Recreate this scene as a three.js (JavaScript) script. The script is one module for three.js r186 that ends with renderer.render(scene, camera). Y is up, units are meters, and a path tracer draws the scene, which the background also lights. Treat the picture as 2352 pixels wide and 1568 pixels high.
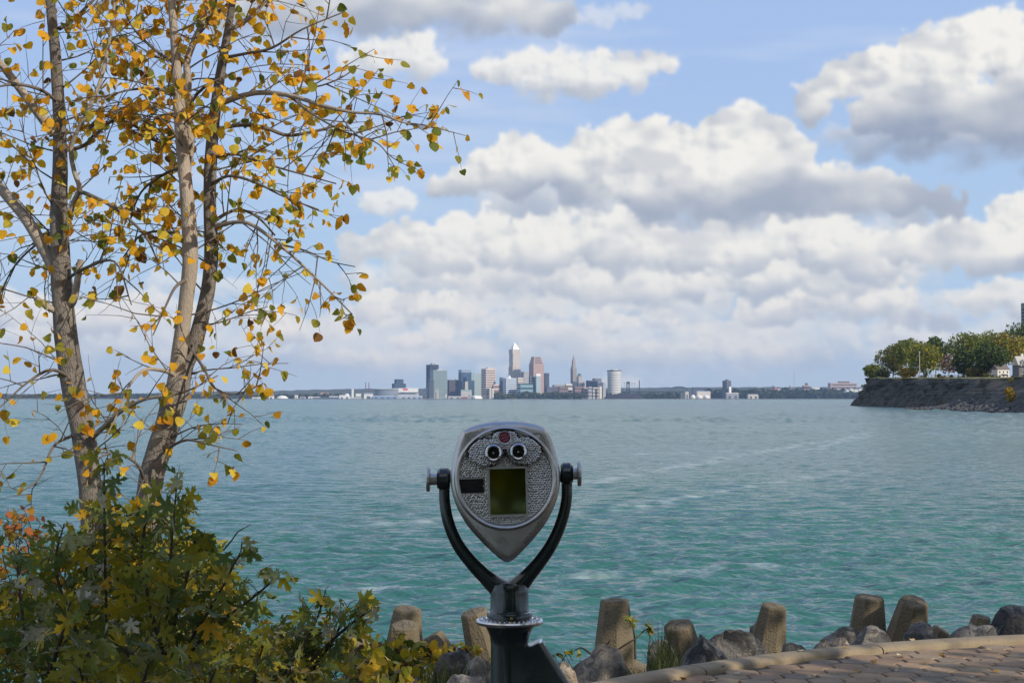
import * as THREE from 'three';
import { mergeGeometries, mergeVertices, toCreasedNormals } from 'three/addons/utils/BufferGeometryUtils.js';
import { RoundedBoxGeometry } from 'three/addons/geometries/RoundedBoxGeometry.js';

// ---------------------------------------------------------------- camera
const scene = new THREE.Scene();
const EYE = 1.7, WATER = -2.3, FPX = 3848, CX = 1176, HY = 915;
const camera = new THREE.PerspectiveCamera(2 * Math.atan(784 / FPX) * 180 / Math.PI, 1024 / 682, 0.1, 60000);
camera.position.set(0, EYE, 0);
camera.rotation.x = Math.atan((HY - 784) / FPX);

// ---------------------------------------------------------------- random numbers and noise
function rng(seed) { let s = seed >>> 0; return () => { s = (s + 0x6D2B79F5) | 0; let t = Math.imul(s ^ (s >>> 15), 1 | s); t = (t + Math.imul(t ^ (t >>> 7), 61 | t)) ^ t; return ((t ^ (t >>> 14)) >>> 0) / 4294967296; }; }
const PERM = new Uint8Array(512); { const r = rng(7); const p = [...Array(256).keys()]; for (let i = 255; i > 0; i--) { const j = Math.floor(r() * (i + 1)); [p[i], p[j]] = [p[j], p[i]]; } for (let i = 0; i < 512; i++) PERM[i] = p[i & 255]; }
const GX = new Float32Array(256), GY = new Float32Array(256), VAL = new Float32Array(256); { const r = rng(11); for (let i = 0; i < 256; i++) { const a = r() * 6.2832; GX[i] = Math.cos(a); GY[i] = Math.sin(a); VAL[i] = r() * 2 - 1; } }
function noise2(x, y) {
  const xf = Math.floor(x), yf = Math.floor(y), X = xf & 255, Y = yf & 255; x -= xf; y -= yf;
  const u = x * x * x * (x * (x * 6 - 15) + 10), v = y * y * y * (y * (y * 6 - 15) + 10);
  const a = PERM[PERM[X] + Y], b = PERM[PERM[X + 1] + Y], c = PERM[PERM[X] + Y + 1], d = PERM[PERM[X + 1] + Y + 1];
  const n0 = GX[a] * x + GY[a] * y, n1 = GX[b] * (x - 1) + GY[b] * y, n2 = GX[c] * x + GY[c] * (y - 1), n3 = GX[d] * (x - 1) + GY[d] * (y - 1);
  const p = n0 + u * (n1 - n0), q = n2 + u * (n3 - n2); return 1.5 * (p + v * (q - p));
}
function noise3(x, y, z) {
  const xf = Math.floor(x), yf = Math.floor(y), zf = Math.floor(z), X = xf & 255, Y = yf & 255, Z = zf & 255; x -= xf; y -= yf; z -= zf;
  const u = x * x * (3 - 2 * x), v = y * y * (3 - 2 * y), w = z * z * (3 - 2 * z);
  const h = (i, j, k) => VAL[PERM[PERM[PERM[(X + i) & 255] + ((Y + j) & 255)] + ((Z + k) & 255)]];
  const L = (a, b, t) => a + (b - a) * t;
  return L(L(L(h(0, 0, 0), h(1, 0, 0), u), L(h(0, 1, 0), h(1, 1, 0), u), v), L(L(h(0, 0, 1), h(1, 0, 1), u), L(h(0, 1, 1), h(1, 1, 1), u), v), w);
}
function fbm2(x, y, o = 4) { let s = 0, a = 0.5; for (let i = 0; i < o; i++) { s += a * noise2(x, y); x = x * 2.03 + 17.1; y = y * 2.03 - 9.7; a *= 0.5; } return s; }
function fbm3(x, y, z, o = 4) { let s = 0, a = 0.5; for (let i = 0; i < o; i++) { s += a * noise3(x, y, z); x = x * 2.03 + 17.1; y = y * 2.03 - 9.7; z = z * 2.03 + 3.3; a *= 0.5; } return s; }
const clamp = (x, a = 0, b = 1) => Math.min(b, Math.max(a, x));
const sstep = (a, b, x) => { const t = clamp((x - a) / (b - a)); return t * t * (3 - 2 * t); };
const mixv = (a, b, t) => a + (b - a) * t;

// ---------------------------------------------------------------- sky: air and clouds for every direction
const SUN_AZ = 122 * Math.PI / 180, SUN_EL = 31 * Math.PI / 180;   // to the right of and behind the viewer
const SUN = new THREE.Vector3(Math.sin(SUN_AZ) * Math.cos(SUN_EL), Math.sin(SUN_EL), -Math.cos(SUN_AZ) * Math.cos(SUN_EL));
function makeSky() {
  const W = 4096, H = 2048, S = 2 * Math.PI / W * FPX, data = new Float32Array(W * H * 4), r = rng(5);
  const top = H / 2, colX = (c) => CX + ((c + 0.5) / W * 2 * Math.PI - Math.PI / 2) * FPX;       // sky x in the same units as the clouds below
  const rowY = (j) => HY - ((j + 0.5) / H - 0.5) * Math.PI * FPX;
  // air
  for (let j = 0; j < H; j++) {
    const el = Math.max(0, ((j + 0.5) / H - 0.5) * 180), t1 = sstep(0, 5, el), t2 = sstep(3, 13, el), t3 = sstep(12, 60, el);
    let R = mixv(0.545, 0.46, t1), G = mixv(0.64, 0.635, t1), B = mixv(0.755, 0.85, t1);
    R = mixv(R, 0.385, t2); G = mixv(G, 0.54, t2); B = mixv(B, 0.84, t2);
    R = mixv(R, 0.17, t3); G = mixv(G, 0.30, t3); B = mixv(B, 0.66, t3);
    for (let c = 0; c < W; c++) { const k = (j * W + c) * 4; data[k] = R; data[k + 1] = G; data[k + 2] = B; data[k + 3] = 1; }
  }
  // thin high streaks
  for (let j = top; j < H; j++) {
    const el = ((j + 0.5) / H - 0.5) * 180, y = el * 0.35, cs = Math.cos(el * Math.PI / 180);
    for (let c = 0; c < W; c++) {
      const a = ((c + 0.5) / W * 360 - 90) * cs, k = (j * W + c) * 4;
      const f = fbm2(a * 0.045 + 3 + y * 0.25, y * 1.1 + 7, 4) + 0.5 * fbm2(a * 0.2 + y * 0.5, y * 4 + 2, 3);
      const m = sstep(-0.1, 0.65, f) * 0.72 * sstep(2, 8, el) * (1 - 0.6 * sstep(25, 60, el));
      data[k] = mixv(data[k], 0.66, m); data[k + 1] = mixv(data[k + 1], 0.73, m); data[k + 2] = mixv(data[k + 2], 0.88, m);
    }
  }
  // one cumulus: puffs [x, y, rx, ry], drawn over what lies behind it, lit from the sun's side
  const LX = 0.62, LY = 0.62, LZ = 0.48;
  function cumulus(puffs, o = {}) {
    const { alpha = 1, base = null, dark = 1, warm = 0, rough = 1, seed = 0, bumps = 6, soft = 0.3, tone = 0, fine = true } = o, q = rng(100 + seed + Math.floor(Math.abs(puffs[0][0])));
    const all = [];
    for (const [x, y, rx, ry] of puffs) {
      all.push([x, y, rx, ry, 0]);
      for (let i = 0; i < bumps; i++) { const a = q() * 6.283, d = 0.45 + 0.45 * q(), s = 0.28 + 0.26 * q(); all.push([x + Math.cos(a) * rx * d, y + Math.sin(a) * ry * d * (Math.sin(a) > 0 ? 0.5 : 1), rx * s, (rx * 0.4 + ry * 0.6) * s, 0.35 + 0.2 * q()]); }
    }
    let x0 = 1e9, x1 = -1e9, y0 = 1e9, y1 = -1e9;
    for (const p of all) { x0 = Math.min(x0, p[0] - p[2] * 1.7); x1 = Math.max(x1, p[0] + p[2] * 1.7); y0 = Math.min(y0, p[1] - p[3] * 1.7); y1 = Math.max(y1, p[1] + p[3] * 1.7); }
    const bY = base ?? y1 - (y1 - y0) * 0.22, tY = y0 + (y1 - y0) * 0.15;
    const c0 = Math.floor((x0 - CX) / S + W / 4), c1 = Math.ceil((x1 - CX) / S + W / 4), j0 = Math.max(top, Math.floor(top + (HY - y1) / S)), j1 = Math.min(H - 1, Math.ceil(top + (HY - y0) / S));
    const w = c1 - c0 + 1, h = j1 - j0 + 1; if (w < 3 || h < 3) return;
    const z = new Float32Array(w * h), f = new Float32Array(w * h), dn = new Float32Array(w * h), mean = (y1 - y0) * 0.25, sc = o.scale ?? Math.min(85, mean * 1.1);
    for (let j = 0; j < h; j++) for (let c = 0; c < w; c++) {
      const X = (c + c0 + 0.5 - W / 4) * S + CX, Y = rowY(j + j0), n1 = fbm2(X / sc + seed, Y / sc * 1.15, 5), n2 = fbm2(X / sc + 31.7, Y / sc * 1.15 + 9.1 + seed, 5);
      const qx = X + n1 * sc * 0.8 * rough, qy = Y + n2 * sc * 0.65 * rough;
      let bf = -9, bz = 0, bw = 1e-6;
      for (const p of all) {
        const dx = (qx - p[0]) / p[2], dy = (qy - p[1]) / p[3], d2 = dx * dx + dy * dy; if (d2 > 3) continue;
        const v = 1 - d2; if (v > bf) bf = v;
        const zz = (v > 0 ? Math.sqrt(v) : v * 0.6) + p[4] * 0.9, e = Math.exp(zz * 4); bz += e * zz * Math.min(80, p[3]); bw += e;
      }
      const k = 0.75, m1 = fbm2(X / sc * k + seed, Y / sc * k * 1.2, 6), m2 = fbm2((X + 0.22 * sc) / sc * k + seed, (Y - 0.26 * sc) / sc * k * 1.2, 6);
      const h1 = fine ? fbm2(X / sc * 2.6 + seed, Y / sc * 2.9 + 5, 4) : 0, h2 = !fine ? 0 : fbm2((X + 0.1 * sc) / sc * 2.6 + seed, (Y - 0.11 * sc) / sc * 2.9 + 5, 4);
      f[j * w + c] = bf + (m1 * 0.85 + h1 * 0.22 + 0.02) * rough; z[j * w + c] = bz / bw; dn[j * w + c] = (m1 - m2) * 1.1 + (h1 - h2) * 0.5;
    }
    const RB = 3; let zb = z;
    for (let pass = 0; pass < 2; pass++) {
      const zt = new Float32Array(w * h), zo = new Float32Array(w * h);
      for (let j = 0; j < h; j++) for (let c = 0; c < w; c++) { let s = 0, n = 0; for (let a = -RB; a <= RB; a++) { const cc = c + a; if (cc < 0 || cc >= w) continue; s += zb[j * w + cc]; n++; } zt[j * w + c] = s / n; }
      for (let j = 0; j < h; j++) for (let c = 0; c < w; c++) { let s = 0, n = 0; for (let a = -RB; a <= RB; a++) { const jj = j + a; if (jj < 0 || jj >= h) continue; s += zt[jj * w + c]; n++; } zo[j * w + c] = s / n; }
      zb = zo;
    }
    for (let j = 0; j < h; j++) for (let c = 0; c < w; c++) {
      const Y = rowY(j + j0), q = j * w + c, low = sstep(mixv(bY, tY, 0.35), y1, Y);
      const al = sstep(-0.08 - 0.25 * low, soft + 0.35 * low, f[q]) * alpha; if (al <= 0.003) continue;
      const gx = (zb[j * w + Math.min(w - 1, c + 1)] - zb[j * w + Math.max(0, c - 1)]) / (2 * S), gy = (zb[Math.min(h - 1, j + 1) * w + c] - zb[Math.max(0, j - 1) * w + c]) / (2 * S);
      const il = 1 / Math.hypot(gx, gy, 1), nl = (-gx * LX - gy * LY + LZ) * il;
      const under = sstep(mixv(bY, y1, 0.6), mixv(bY, tY, 0.45), Y + dn[q] * sc * 0.6 - 0.25 * sc * gx + 1.3 * sc * fbm2(((c + c0) * S) / sc * 0.45 + seed * 3.1, Y / sc * 0.7, 3));
      let lit = clamp((0.34 + 0.72 * sstep(-0.55, 0.75, nl) + 0.75 * dn[q]) * mixv(1 - 0.92 * dark, 1, under)); lit = clamp(lit + 0.12 * (1 - al)) * (1 - 0.42 * sstep(0.0, 0.34, fbm2(((c + c0) * S) / 170 + seed * 0.37, Y / 85 + 3, 3)));
      const el = (HY - Y) / FPX * 57.3, far = 0.5 * (1 - sstep(0.5, 7, el));
      let R = mixv(mixv(0.395, 0.29, tone), 0.93, lit), G = mixv(mixv(0.445, 0.355, tone), 0.91, lit), B = mixv(mixv(0.545, 0.49, tone), 0.86, lit);
      R = mixv(R, mixv(0.55, 0.86, lit) + 0.05 * warm, far); G = mixv(G, mixv(0.645, 0.81, lit), far); B = mixv(B, mixv(0.765, 0.745, lit), far);
      const cc = ((c + c0) % W + W) % W, k = ((j + j0) * W + cc) * 4;
      data[k] = mixv(data[k], R, al); data[k + 1] = mixv(data[k + 1], G, al); data[k + 2] = mixv(data[k + 2], B, al);
    }
  }
  // low far banks round the whole horizon
  for (let i = 0; i < 150; i++) {
    const x = CX + (r() * 2 - 1) * Math.PI * FPX, el = 0.35 + 3.4 * Math.pow(r(), 1.3), y = HY - el / 57.3 * FPX, n = 2 + Math.floor(r() * 4), p = [], s = 14 + el * 10;
    for (let k = 0; k < n; k++) p.push([x + k * s * 1.2, y + (r() - 0.5) * s * 0.4, s * (1.0 + r() * 0.8), s * (0.35 + r() * 0.45)]);
    cumulus(p, { alpha: 0.35 + 0.4 * r(), warm: 0.6, seed: i, bumps: 3, dark: 0.6 });
  }
  // the sky's cumulus outside the picture, the same kind at the same heights
  for (let i = 0; i < 130; i++) {
    const az = (r() * 2 - 1) * Math.PI; const el = 3.5 + 42 * Math.pow(r(), 1.7); if (Math.abs(az) < 0.42 && el < 17) { r(); continue; }
    const s = 26 + el * 5.5, n = 4 + Math.floor(r() * 6), cs = Math.max(0.35, Math.cos(el / 57.3)), x = CX + az * FPX, y = HY - el / 57.3 * FPX, p = [];
    for (let k = 0; k < n; k++) p.push([x + (k - n / 2) * s * 1.0 / cs, y + (r() - 0.6) * s * 0.9, s * (0.8 + r() * 0.7) / cs, s * (0.6 + r() * 0.5)]);
    cumulus(p, { alpha: 0.92, seed: 200 + i, bumps: 3, fine: false });
  }
  // those in the picture, the far ones first
  cumulus([[1200, 640, 300, 130], [1500, 620, 340, 150], [1800, 620, 300, 150], [2000, 600, 180, 110], [1000, 640, 200, 90]], { alpha: 0.92, seed: 40, bumps: 3, dark: 0.6, soft: 0.9, base: 560, scale: 70 });
  cumulus([[200, 770, 300, 50], [600, 780, 260, 60], [1000, 790, 300, 60], [1400, 790, 320, 60], [1800, 780, 300, 60], [2200, 790, 300, 50]], { alpha: 0.6, seed: 41, bumps: 3, dark: 0.35, soft: 1.0, warm: 0.7, scale: 60 });
  cumulus([[1500, 460, 360, 100], [1850, 490, 280, 70], [1250, 470, 230, 75]], { alpha: 0.85, seed: 42, bumps: 2, dark: 1, soft: 0.9, base: 380 });
  cumulus([[2220, 335, 250, 70], [2020, 330, 150, 50], [2450, 320, 260, 90]], { alpha: 0.9, seed: 43, bumps: 2, tone: 1, dark: 1.0, soft: 0.9, base: 230 });
  cumulus([[60, 725, 90, 34], [200, 740, 100, 32], [330, 722, 80, 34], [450, 735, 80, 30]], { alpha: 0.75, warm: 1, seed: 1 });
  cumulus([[600, 765, 45, 30], [640, 740, 50, 42], [585, 722, 30, 22], [670, 775, 40, 24]], { alpha: 0.85, warm: 1, seed: 2, dark: 0.7 });
  cumulus([[860, 712, 50, 34], [905, 692, 42, 36], [960, 712, 55, 34], [1035, 712, 58, 36]], { alpha: 0.9, warm: 0.7, seed: 3 });
  cumulus([[950, 785, 60, 30], [1005, 772, 30, 38]], { alpha: 0.7, warm: 1, seed: 4, dark: 0.4 });
  cumulus([[1390, 742, 60, 22], [1500, 736, 55, 18]], { alpha: 0.7, warm: 0.8, seed: 5 });
  cumulus([[1180, 690, 110, 26], [1330, 700, 120, 26], [1560, 700, 130, 26], [1650, 760, 90, 20], [1100, 745, 90, 18], [700, 830, 110, 14], [1500, 820, 160, 14], [1800, 830, 120, 15], [1250, 760, 100, 18]], { alpha: 0.55, warm: 0.5, seed: 6 });
  cumulus([[1750, 720, 60, 36], [1850, 695, 85, 44], [1950, 695, 85, 48], [2040, 705, 60, 48], [2085, 735, 36, 24], [2140, 750, 40, 22]], { alpha: 0.95, warm: 0.5, seed: 7 });
  cumulus([[2250, 695, 60, 40], [2330, 705, 70, 50], [2420, 680, 90, 60]], { alpha: 0.92, seed: 8, dark: 0.7 });
  cumulus([[1300, 640, 150, 52], [1500, 650, 150, 48], [1720, 640, 160, 44], [1900, 630, 140, 50], [1120, 640, 100, 40]], { alpha: 0.92, seed: 9, dark: 1 });
  cumulus([[820, 575, 46, 30], [890, 562, 60, 44], [965, 556, 60, 44], [1060, 545, 70, 50], [1110, 515, 52, 42], [1160, 560, 80, 58], [1010, 605, 90, 30]], { alpha: 0.95, seed: 10, dark: 0.8 });
  cumulus([[1230, 570, 90, 62], [1320, 545, 100, 66], [1410, 560, 100, 72], [1510, 575, 95, 62], [1610, 575, 95, 56], [1700, 600, 90, 46], [1850, 565, 110, 48], [1950, 590, 90, 56], [2020, 615, 50, 46]], { alpha: 0.97, seed: 11, dark: 0.85, bumps: 8 });
  cumulus([[2110, 585, 60, 44], [2170, 562, 58, 46], [2240, 572, 62, 50], [2300, 552, 62, 58], [2370, 540, 75, 78], [2460, 560, 90, 70], [2250, 612, 110, 30]], { alpha: 1, seed: 12, bumps: 8 });
  cumulus([[890, 466, 52, 30], [855, 478, 32, 20], [922, 462, 38, 26]], { alpha: 0.8, seed: 13, dark: 0.7 });
  cumulus([[1050, 432, 52, 32], [1110, 392, 62, 56], [1200, 385, 80, 70], [1300, 392, 90, 74], [1400, 372, 100, 84], [1480, 352, 80, 62], [1560, 345, 72, 58], [1655, 322, 66, 66], [1740, 335, 80, 68], [1810, 385, 80, 66], [1890, 435, 80, 56], [1980, 455, 85, 48], [2080, 472, 76, 40], [2150, 485, 50, 28], [1500, 445, 160, 56], [1720, 450, 170, 58]], { alpha: 1, seed: 14, base: 430, tone: 0.5, dark: 0.95, bumps: 9 });
  cumulus([[1850, 245, 52, 38], [1930, 225, 72, 54], [2020, 215, 92, 68], [2120, 195, 92, 78], [2200, 155, 90, 78], [2275, 130, 78, 70], [2350, 180, 110, 100], [2150, 290, 130, 60], [2290, 300, 160, 66], [2430, 260, 160, 110], [2050, 300, 110, 42], [2500, 160, 120, 90]], { alpha: 1, seed: 15, base: 262, dark: 1.05, tone: 1, bumps: 9 });
  cumulus([[560, 60, 110, 54], [640, 62, 110, 60], [760, 40, 130, 74], [900, 22, 150, 80], [1050, 22, 150, 80], [1200, 34, 105, 62], [1275, 55, 60, 40], [900, -60, 300, 90]], { alpha: 0.97, seed: 16, tone: 0.5, base: 20, soft: 0.7 });
  cumulus([[830, 150, 60, 40], [900, 132, 72, 50], [965, 145, 66, 48]], { alpha: 0.9, seed: 17, dark: 0.6, soft: 0.7 });
  cumulus([[1130, 172, 52, 34], [1200, 162, 72, 46], [1290, 166, 82, 50], [1380, 172, 82, 50], [1460, 166, 62, 46], [1510, 160, 42, 34], [1330, 205, 130, 28]], { alpha: 0.93, seed: 18, dark: 0.7, soft: 0.7 });
  cumulus([[1370, 45, 60, 26], [1440, 36, 50, 20]], { alpha: 0.45, seed: 19, dark: 0.4, soft: 0.9 });
  const t = new THREE.DataTexture(data, W, H, THREE.RGBAFormat, THREE.FloatType);
  t.mapping = THREE.EquirectangularReflectionMapping; t.magFilter = t.minFilter = THREE.LinearFilter; t.needsUpdate = true;
  return t;
}
const sky = makeSky();
scene.background = sky; scene.environment = sky;
const sun = new THREE.DirectionalLight(new THREE.Color(1, 0.9, 0.76), 4.2);
sun.position.copy(SUN).multiplyScalar(60); sun.target.position.set(0, 0, -8);
sun.castShadow = true; sun.shadow.mapSize.set(4096, 4096); sun.shadow.bias = -0.0005;
Object.assign(sun.shadow.camera, { left: -30, right: 30, top: 30, bottom: -30, near: 1, far: 200 });
scene.add(sun, sun.target);
const renderer = new THREE.WebGLRenderer({ antialias: true });
renderer.toneMapping = THREE.LinearToneMapping; renderer.toneMappingExposure = 1.0;
renderer.shadowMap.enabled = true;
scene.fog = new THREE.FogExp2(new THREE.Color(0.42, 0.64, 1.0), 3.5e-5);

// ---------------------------------------------------------------- helpers
const used = {};
function numbered(n) { used[n] = (used[n] ?? -1) + 1; return used[n] ? n + '_' + String(used[n]).padStart(3, '0') : n; }
function tag(o, label, category, group) { o.userData.label = label; o.userData.category = category; if (group) o.userData.group = group; return o; }
function thing(name, label, category, p = [0, 0, 0], turn = 0, group) { const g = new THREE.Group(); g.name = numbered(name); g.position.set(...p); g.rotation.y = turn; scene.add(g); return tag(g, label, category, group); }
function mesh(name, geo, mat, parent) { const m = new THREE.Mesh(geo, mat); m.name = parent ? name : numbered(name); m.castShadow = m.receiveShadow = true; (parent ?? scene).add(m); return m; }
function struct(name, geo, mat) { const m = mesh(name, geo, mat); m.userData.kind = 'structure'; return m; }
const std = (r, g, b, rough = 0.85, o = {}) => new THREE.MeshStandardMaterial({ color: new THREE.Color(r, g, b), roughness: rough, ...o });
const phys = (r, g, b, rough, o = {}) => new THREE.MeshPhysicalMaterial({ color: new THREE.Color(r, g, b), roughness: rough, ...o });
const V = (x, y, z) => new THREE.Vector3(x, y, z);
// a point of the place seen in this direction at depth d (metres ahead)
function at(x, y, d) { return V((x - CX) / FPX * d, EYE - (y - HY) / FPX * d, -d); }
function box(w, h, d, x = 0, y = 0, z = 0) { const g = new THREE.BoxGeometry(w, h, d); g.translate(x, y, z); return g; }
function plain(g) { const n = g.index ? g.toNonIndexed() : g; for (const k of Object.keys(n.attributes)) if (!['position', 'normal', 'uv'].includes(k)) n.deleteAttribute(k); if (!n.attributes.uv) n.setAttribute('uv', new THREE.BufferAttribute(new Float32Array(n.attributes.position.count * 2), 2)); return n; }
const merge = (a) => mergeGeometries(a.map(plain));
function tex(w, h, fn, o = {}) {
  const d = new Uint8Array(w * h * 4);
  for (let j = 0; j < h; j++) for (let i = 0; i < w; i++) { const c = fn(i / w, j / h, i, j), k = (j * w + i) * 4; if (typeof c === 'number') { d[k] = d[k + 1] = d[k + 2] = clamp(c) * 255; } else { d[k] = clamp(c[0]) * 255; d[k + 1] = clamp(c[1]) * 255; d[k + 2] = clamp(c[2]) * 255; } d[k + 3] = 255; }
  const t = new THREE.DataTexture(d, w, h, THREE.RGBAFormat); t.wrapS = t.wrapT = THREE.RepeatWrapping; t.magFilter = THREE.LinearFilter; t.minFilter = THREE.LinearMipmapLinearFilter; t.generateMipmaps = true; if (o.srgb) t.colorSpace = THREE.SRGBColorSpace; t.needsUpdate = true; if (o.rep) t.repeat.set(o.rep[0], o.rep[1]); return t;
}
// noise that repeats over the unit square
function tile(u, v, n, o = 4, seed = 0) { const f = (a, b) => fbm2(a * n + seed, b * n + seed * 1.7, o); const su = u, sv = v; return (f(u, v) * (1 - su) + f(u - 1, v) * su) * (1 - sv) + (f(u, v - 1) * (1 - su) + f(u - 1, v - 1) * su) * sv; }
// a tapering round limb through points, radii r
function limb(pts, rad, seg = 8, per = 4, wob = 0) {
  const n = Math.max(2, (pts.length - 1) * per + 1), curve = new THREE.CatmullRomCurve3(pts, false, 'centripetal'), P = [], N = [], U = [], I = [];
  let up = null, len = 0, prev = null;
  for (let i = 0; i < n; i++) {
    const t = i / (n - 1), c = curve.getPoint(t), tg = curve.getTangent(t), f = t * (rad.length - 1), k = Math.min(rad.length - 2, Math.floor(f)), r = rad.length > 1 ? mixv(rad[k], rad[k + 1], f - k) : rad[0];
    if (!up) up = Math.abs(tg.y) < 0.8 ? V(0, 1, 0) : V(0, 0, 1);
    const a = V().crossVectors(tg, up).normalize(), b = V().crossVectors(a, tg).normalize(); up = b;
    if (prev) len += prev.distanceTo(c); prev = c;
    for (let s = 0; s <= seg; s++) { const q = s / seg * 6.28318, rr = r * (1 + (wob && s < seg && s ? wob * noise3(c.x * 9 + Math.cos(q), c.y * 9 + Math.sin(q), c.z * 9) : wob * noise3(c.x * 9 + 1, c.y * 9, c.z * 9))), nx = a.x * Math.cos(q) + b.x * Math.sin(q), ny = a.y * Math.cos(q) + b.y * Math.sin(q), nz = a.z * Math.cos(q) + b.z * Math.sin(q); P.push(c.x + nx * rr, c.y + ny * rr, c.z + nz * rr); N.push(nx, ny, nz); U.push(s / seg * Math.max(0.02, 6.28 * rad[0]), len); }
  }
  for (let i = 0; i < n - 1; i++) for (let s = 0; s < seg; s++) { const q = i * (seg + 1) + s; I.push(q, q + seg + 1, q + 1, q + 1, q + seg + 1, q + seg + 2); }
  for (const e of [0, n - 1]) { const m = P.length / 3, c = curve.getPoint(e ? 1 : 0); P.push(c.x, c.y, c.z); const tg = curve.getTangent(e ? 1 : 0).multiplyScalar(e ? 1 : -1); N.push(tg.x, tg.y, tg.z); U.push(0, 0); for (let s = 0; s < seg; s++) { const q = e * (seg + 1) + s; e ? I.push(q, m, q + 1) : I.push(q, q + 1, m); } }
  const g = new THREE.BufferGeometry(); g.setAttribute('position', new THREE.Float32BufferAttribute(P, 3)); g.setAttribute('normal', new THREE.Float32BufferAttribute(N, 3)); g.setAttribute('uv', new THREE.Float32BufferAttribute(U, 2)); g.setIndex(I); return g;
}
const UPV = V(0, 1, 0);

// ---------------------------------------------------------------- water
function makeWater() {
  const r = rng(21), wav = [];
  for (let i = 0; i < 90; i++) {
    const lam = 0.2 * Math.pow(14, Math.pow(i / 89, 1.2)), dir = -Math.PI / 2 + 0.16 + (r() + r() + r() - 1.5) * 0.85, k = 6.28318 / lam;
    wav.push([k * Math.cos(dir), k * Math.sin(dir), lam * 0.0080 * (0.5 + r()) * (lam < 0.8 ? 1.15 : lam > 1.5 ? 0.45 : 0.75), r() * 6.283, lam]);
  }
  const zs = [9.0]; while (zs[zs.length - 1] < 13500) { const z = zs[zs.length - 1]; zs.push(z + (z < 15 ? 0.35 : Math.max(0.11, z * z / 15500) * (z > 900 ? 4 : 1))); }
  const as = []; for (let i = 0; i <= 580; i++) as.push((i / 580 * 2 - 1) * 0.34);
  for (let a = 0.36; a < 1.45; a += 0.03) { as.push(a); as.unshift(-a); }
  const nz = zs.length, na = as.length, P = new Float32Array(nz * na * 3), C = new Float32Array(nz * na * 3), U = new Float32Array(nz * na * 2), I = [];
  const mixc = (c, d, t) => [mixv(c[0], d[0], t), mixv(c[1], d[1], t), mixv(c[2], d[2], t)];
  const teal = [0.048, 0.152, 0.130], deep = [0.022, 0.100, 0.112], foam = [0.62, 0.68, 0.66];
  // foam lines: [x0, z0, x1, z1, half width]
  const lines = [[[3.0, 78], [9.5, 97], [27, 150], [38, 178], 1.1], [[-9.0, 47], [-3.5, 54], [4, 61], [18, 92], 0.8], [[-6, 33], [-2, 36], [6, 40], 0.35], [[8, 120], [24, 132], [40, 190], 0.9]];
  const distTo = (x, z, L) => { let b = 1e9; for (let i = 0; i < L.length - 2; i++) { const [ax, az] = L[i], [bx, bz] = L[i + 1], t = clamp(((x - ax) * (bx - ax) + (z - az) * (bz - az)) / ((bx - ax) ** 2 + (bz - az) ** 2)); b = Math.min(b, Math.hypot((x - ax - t * (bx - ax)), (z - az - t * (bz - az)) * 0.6)); } return b; };
  for (let j = 0; j < nz; j++) {
    const z = zs[j], dz = j ? z - zs[j - 1] : 0.3;
    for (let i = 0; i < na; i++) {
      const x = Math.tan(as[i]) * z, k = j * na + i; let y = 0;
      const dx = Math.max(0.02, z * (i ? as[i] - as[i - 1] : as[1] - as[0]));
      if (dz < 1.1) for (const w of wav) { const rate = Math.abs(w[1]) * dz + Math.abs(w[0]) * dx; if (rate > 2.4) continue; const ph = w[0] * x - w[1] * z + w[3], s = Math.sin(ph); y += w[2] * (1 - sstep(1.4, 2.4, rate)) * (s + 0.22 * Math.cos(2 * ph)); }
      if (z > 30 && z < 2600) { const w = clamp((z - 30) / 60), ln = 0.5 + z * 0.012; y += w * Math.min(0.22, 0.075 * dz) * (noise2(x / ln + j * 7.31, j * 3.77) + 0.7 * noise2(x / ln * 2.7 + j * 1.91, j * 5.3 + 40) + 0.5); }
      const e = 60 * fbm2(x * 0.006, z * 0.004, 4), belt = sstep(265, 290, z + e * 0.25) * (1 - sstep(560, 630, z + e)), gust = (0.75 + 0.6 * fbm2(x * 0.03, z * 0.012, 3)) * (1 + 1.6 * belt);   // a belt of wind-roughened water
      P[k * 3] = x; P[k * 3 + 1] = WATER + y * gust; P[k * 3 + 2] = -z; U[k * 2] = x; U[k * 2 + 1] = z;
      // the water's own colours: silt-green shallows, clear deeper strips, foam
      const n2 = fbm2(x * 0.05 + 9, z * 0.016, 3), n3 = fbm2(x * 0.004 + 5, z * 0.003 + 2, 4);
      let c = mixc(teal, deep, clamp(0.3 + 0.5 * n2 + 1.1 * n3));
      let fo = 0; for (const L of lines) { const d = distTo(x, z, L), w = L[L.length - 1]; if (d < w * 5) fo = Math.max(fo, sstep(w * (1.3 + 1.6 * fbm2(x * 0.16, z * 0.09, 3)), 0, d) * sstep(-0.1, 0.5, fbm2(x * 0.9, z * 0.42, 4) + 0.12) * 0.42); }
      const cap = y > 0.105 && z < 260 ? sstep(0.12, 0.55, noise2(x * 0.35 + 4, z * 0.2)) * sstep(0.105, 0.16, y) * 0.12 : 0;
      c = mixc(c, foam, Math.max(fo, cap));
      C.set(c, k * 3);
    }
  }
  for (let j = 0; j < nz - 1; j++) for (let i = 0; i < na - 1; i++) { const q = j * na + i; I.push(q, q + 1, q + na, q + 1, q + na + 1, q + na); }
  const g = new THREE.BufferGeometry(); g.setAttribute('position', new THREE.BufferAttribute(P, 3)); g.setAttribute('color', new THREE.BufferAttribute(C, 3)); g.setAttribute('uv', new THREE.BufferAttribute(U, 2)); g.setIndex(I); g.computeVertexNormals();
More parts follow.
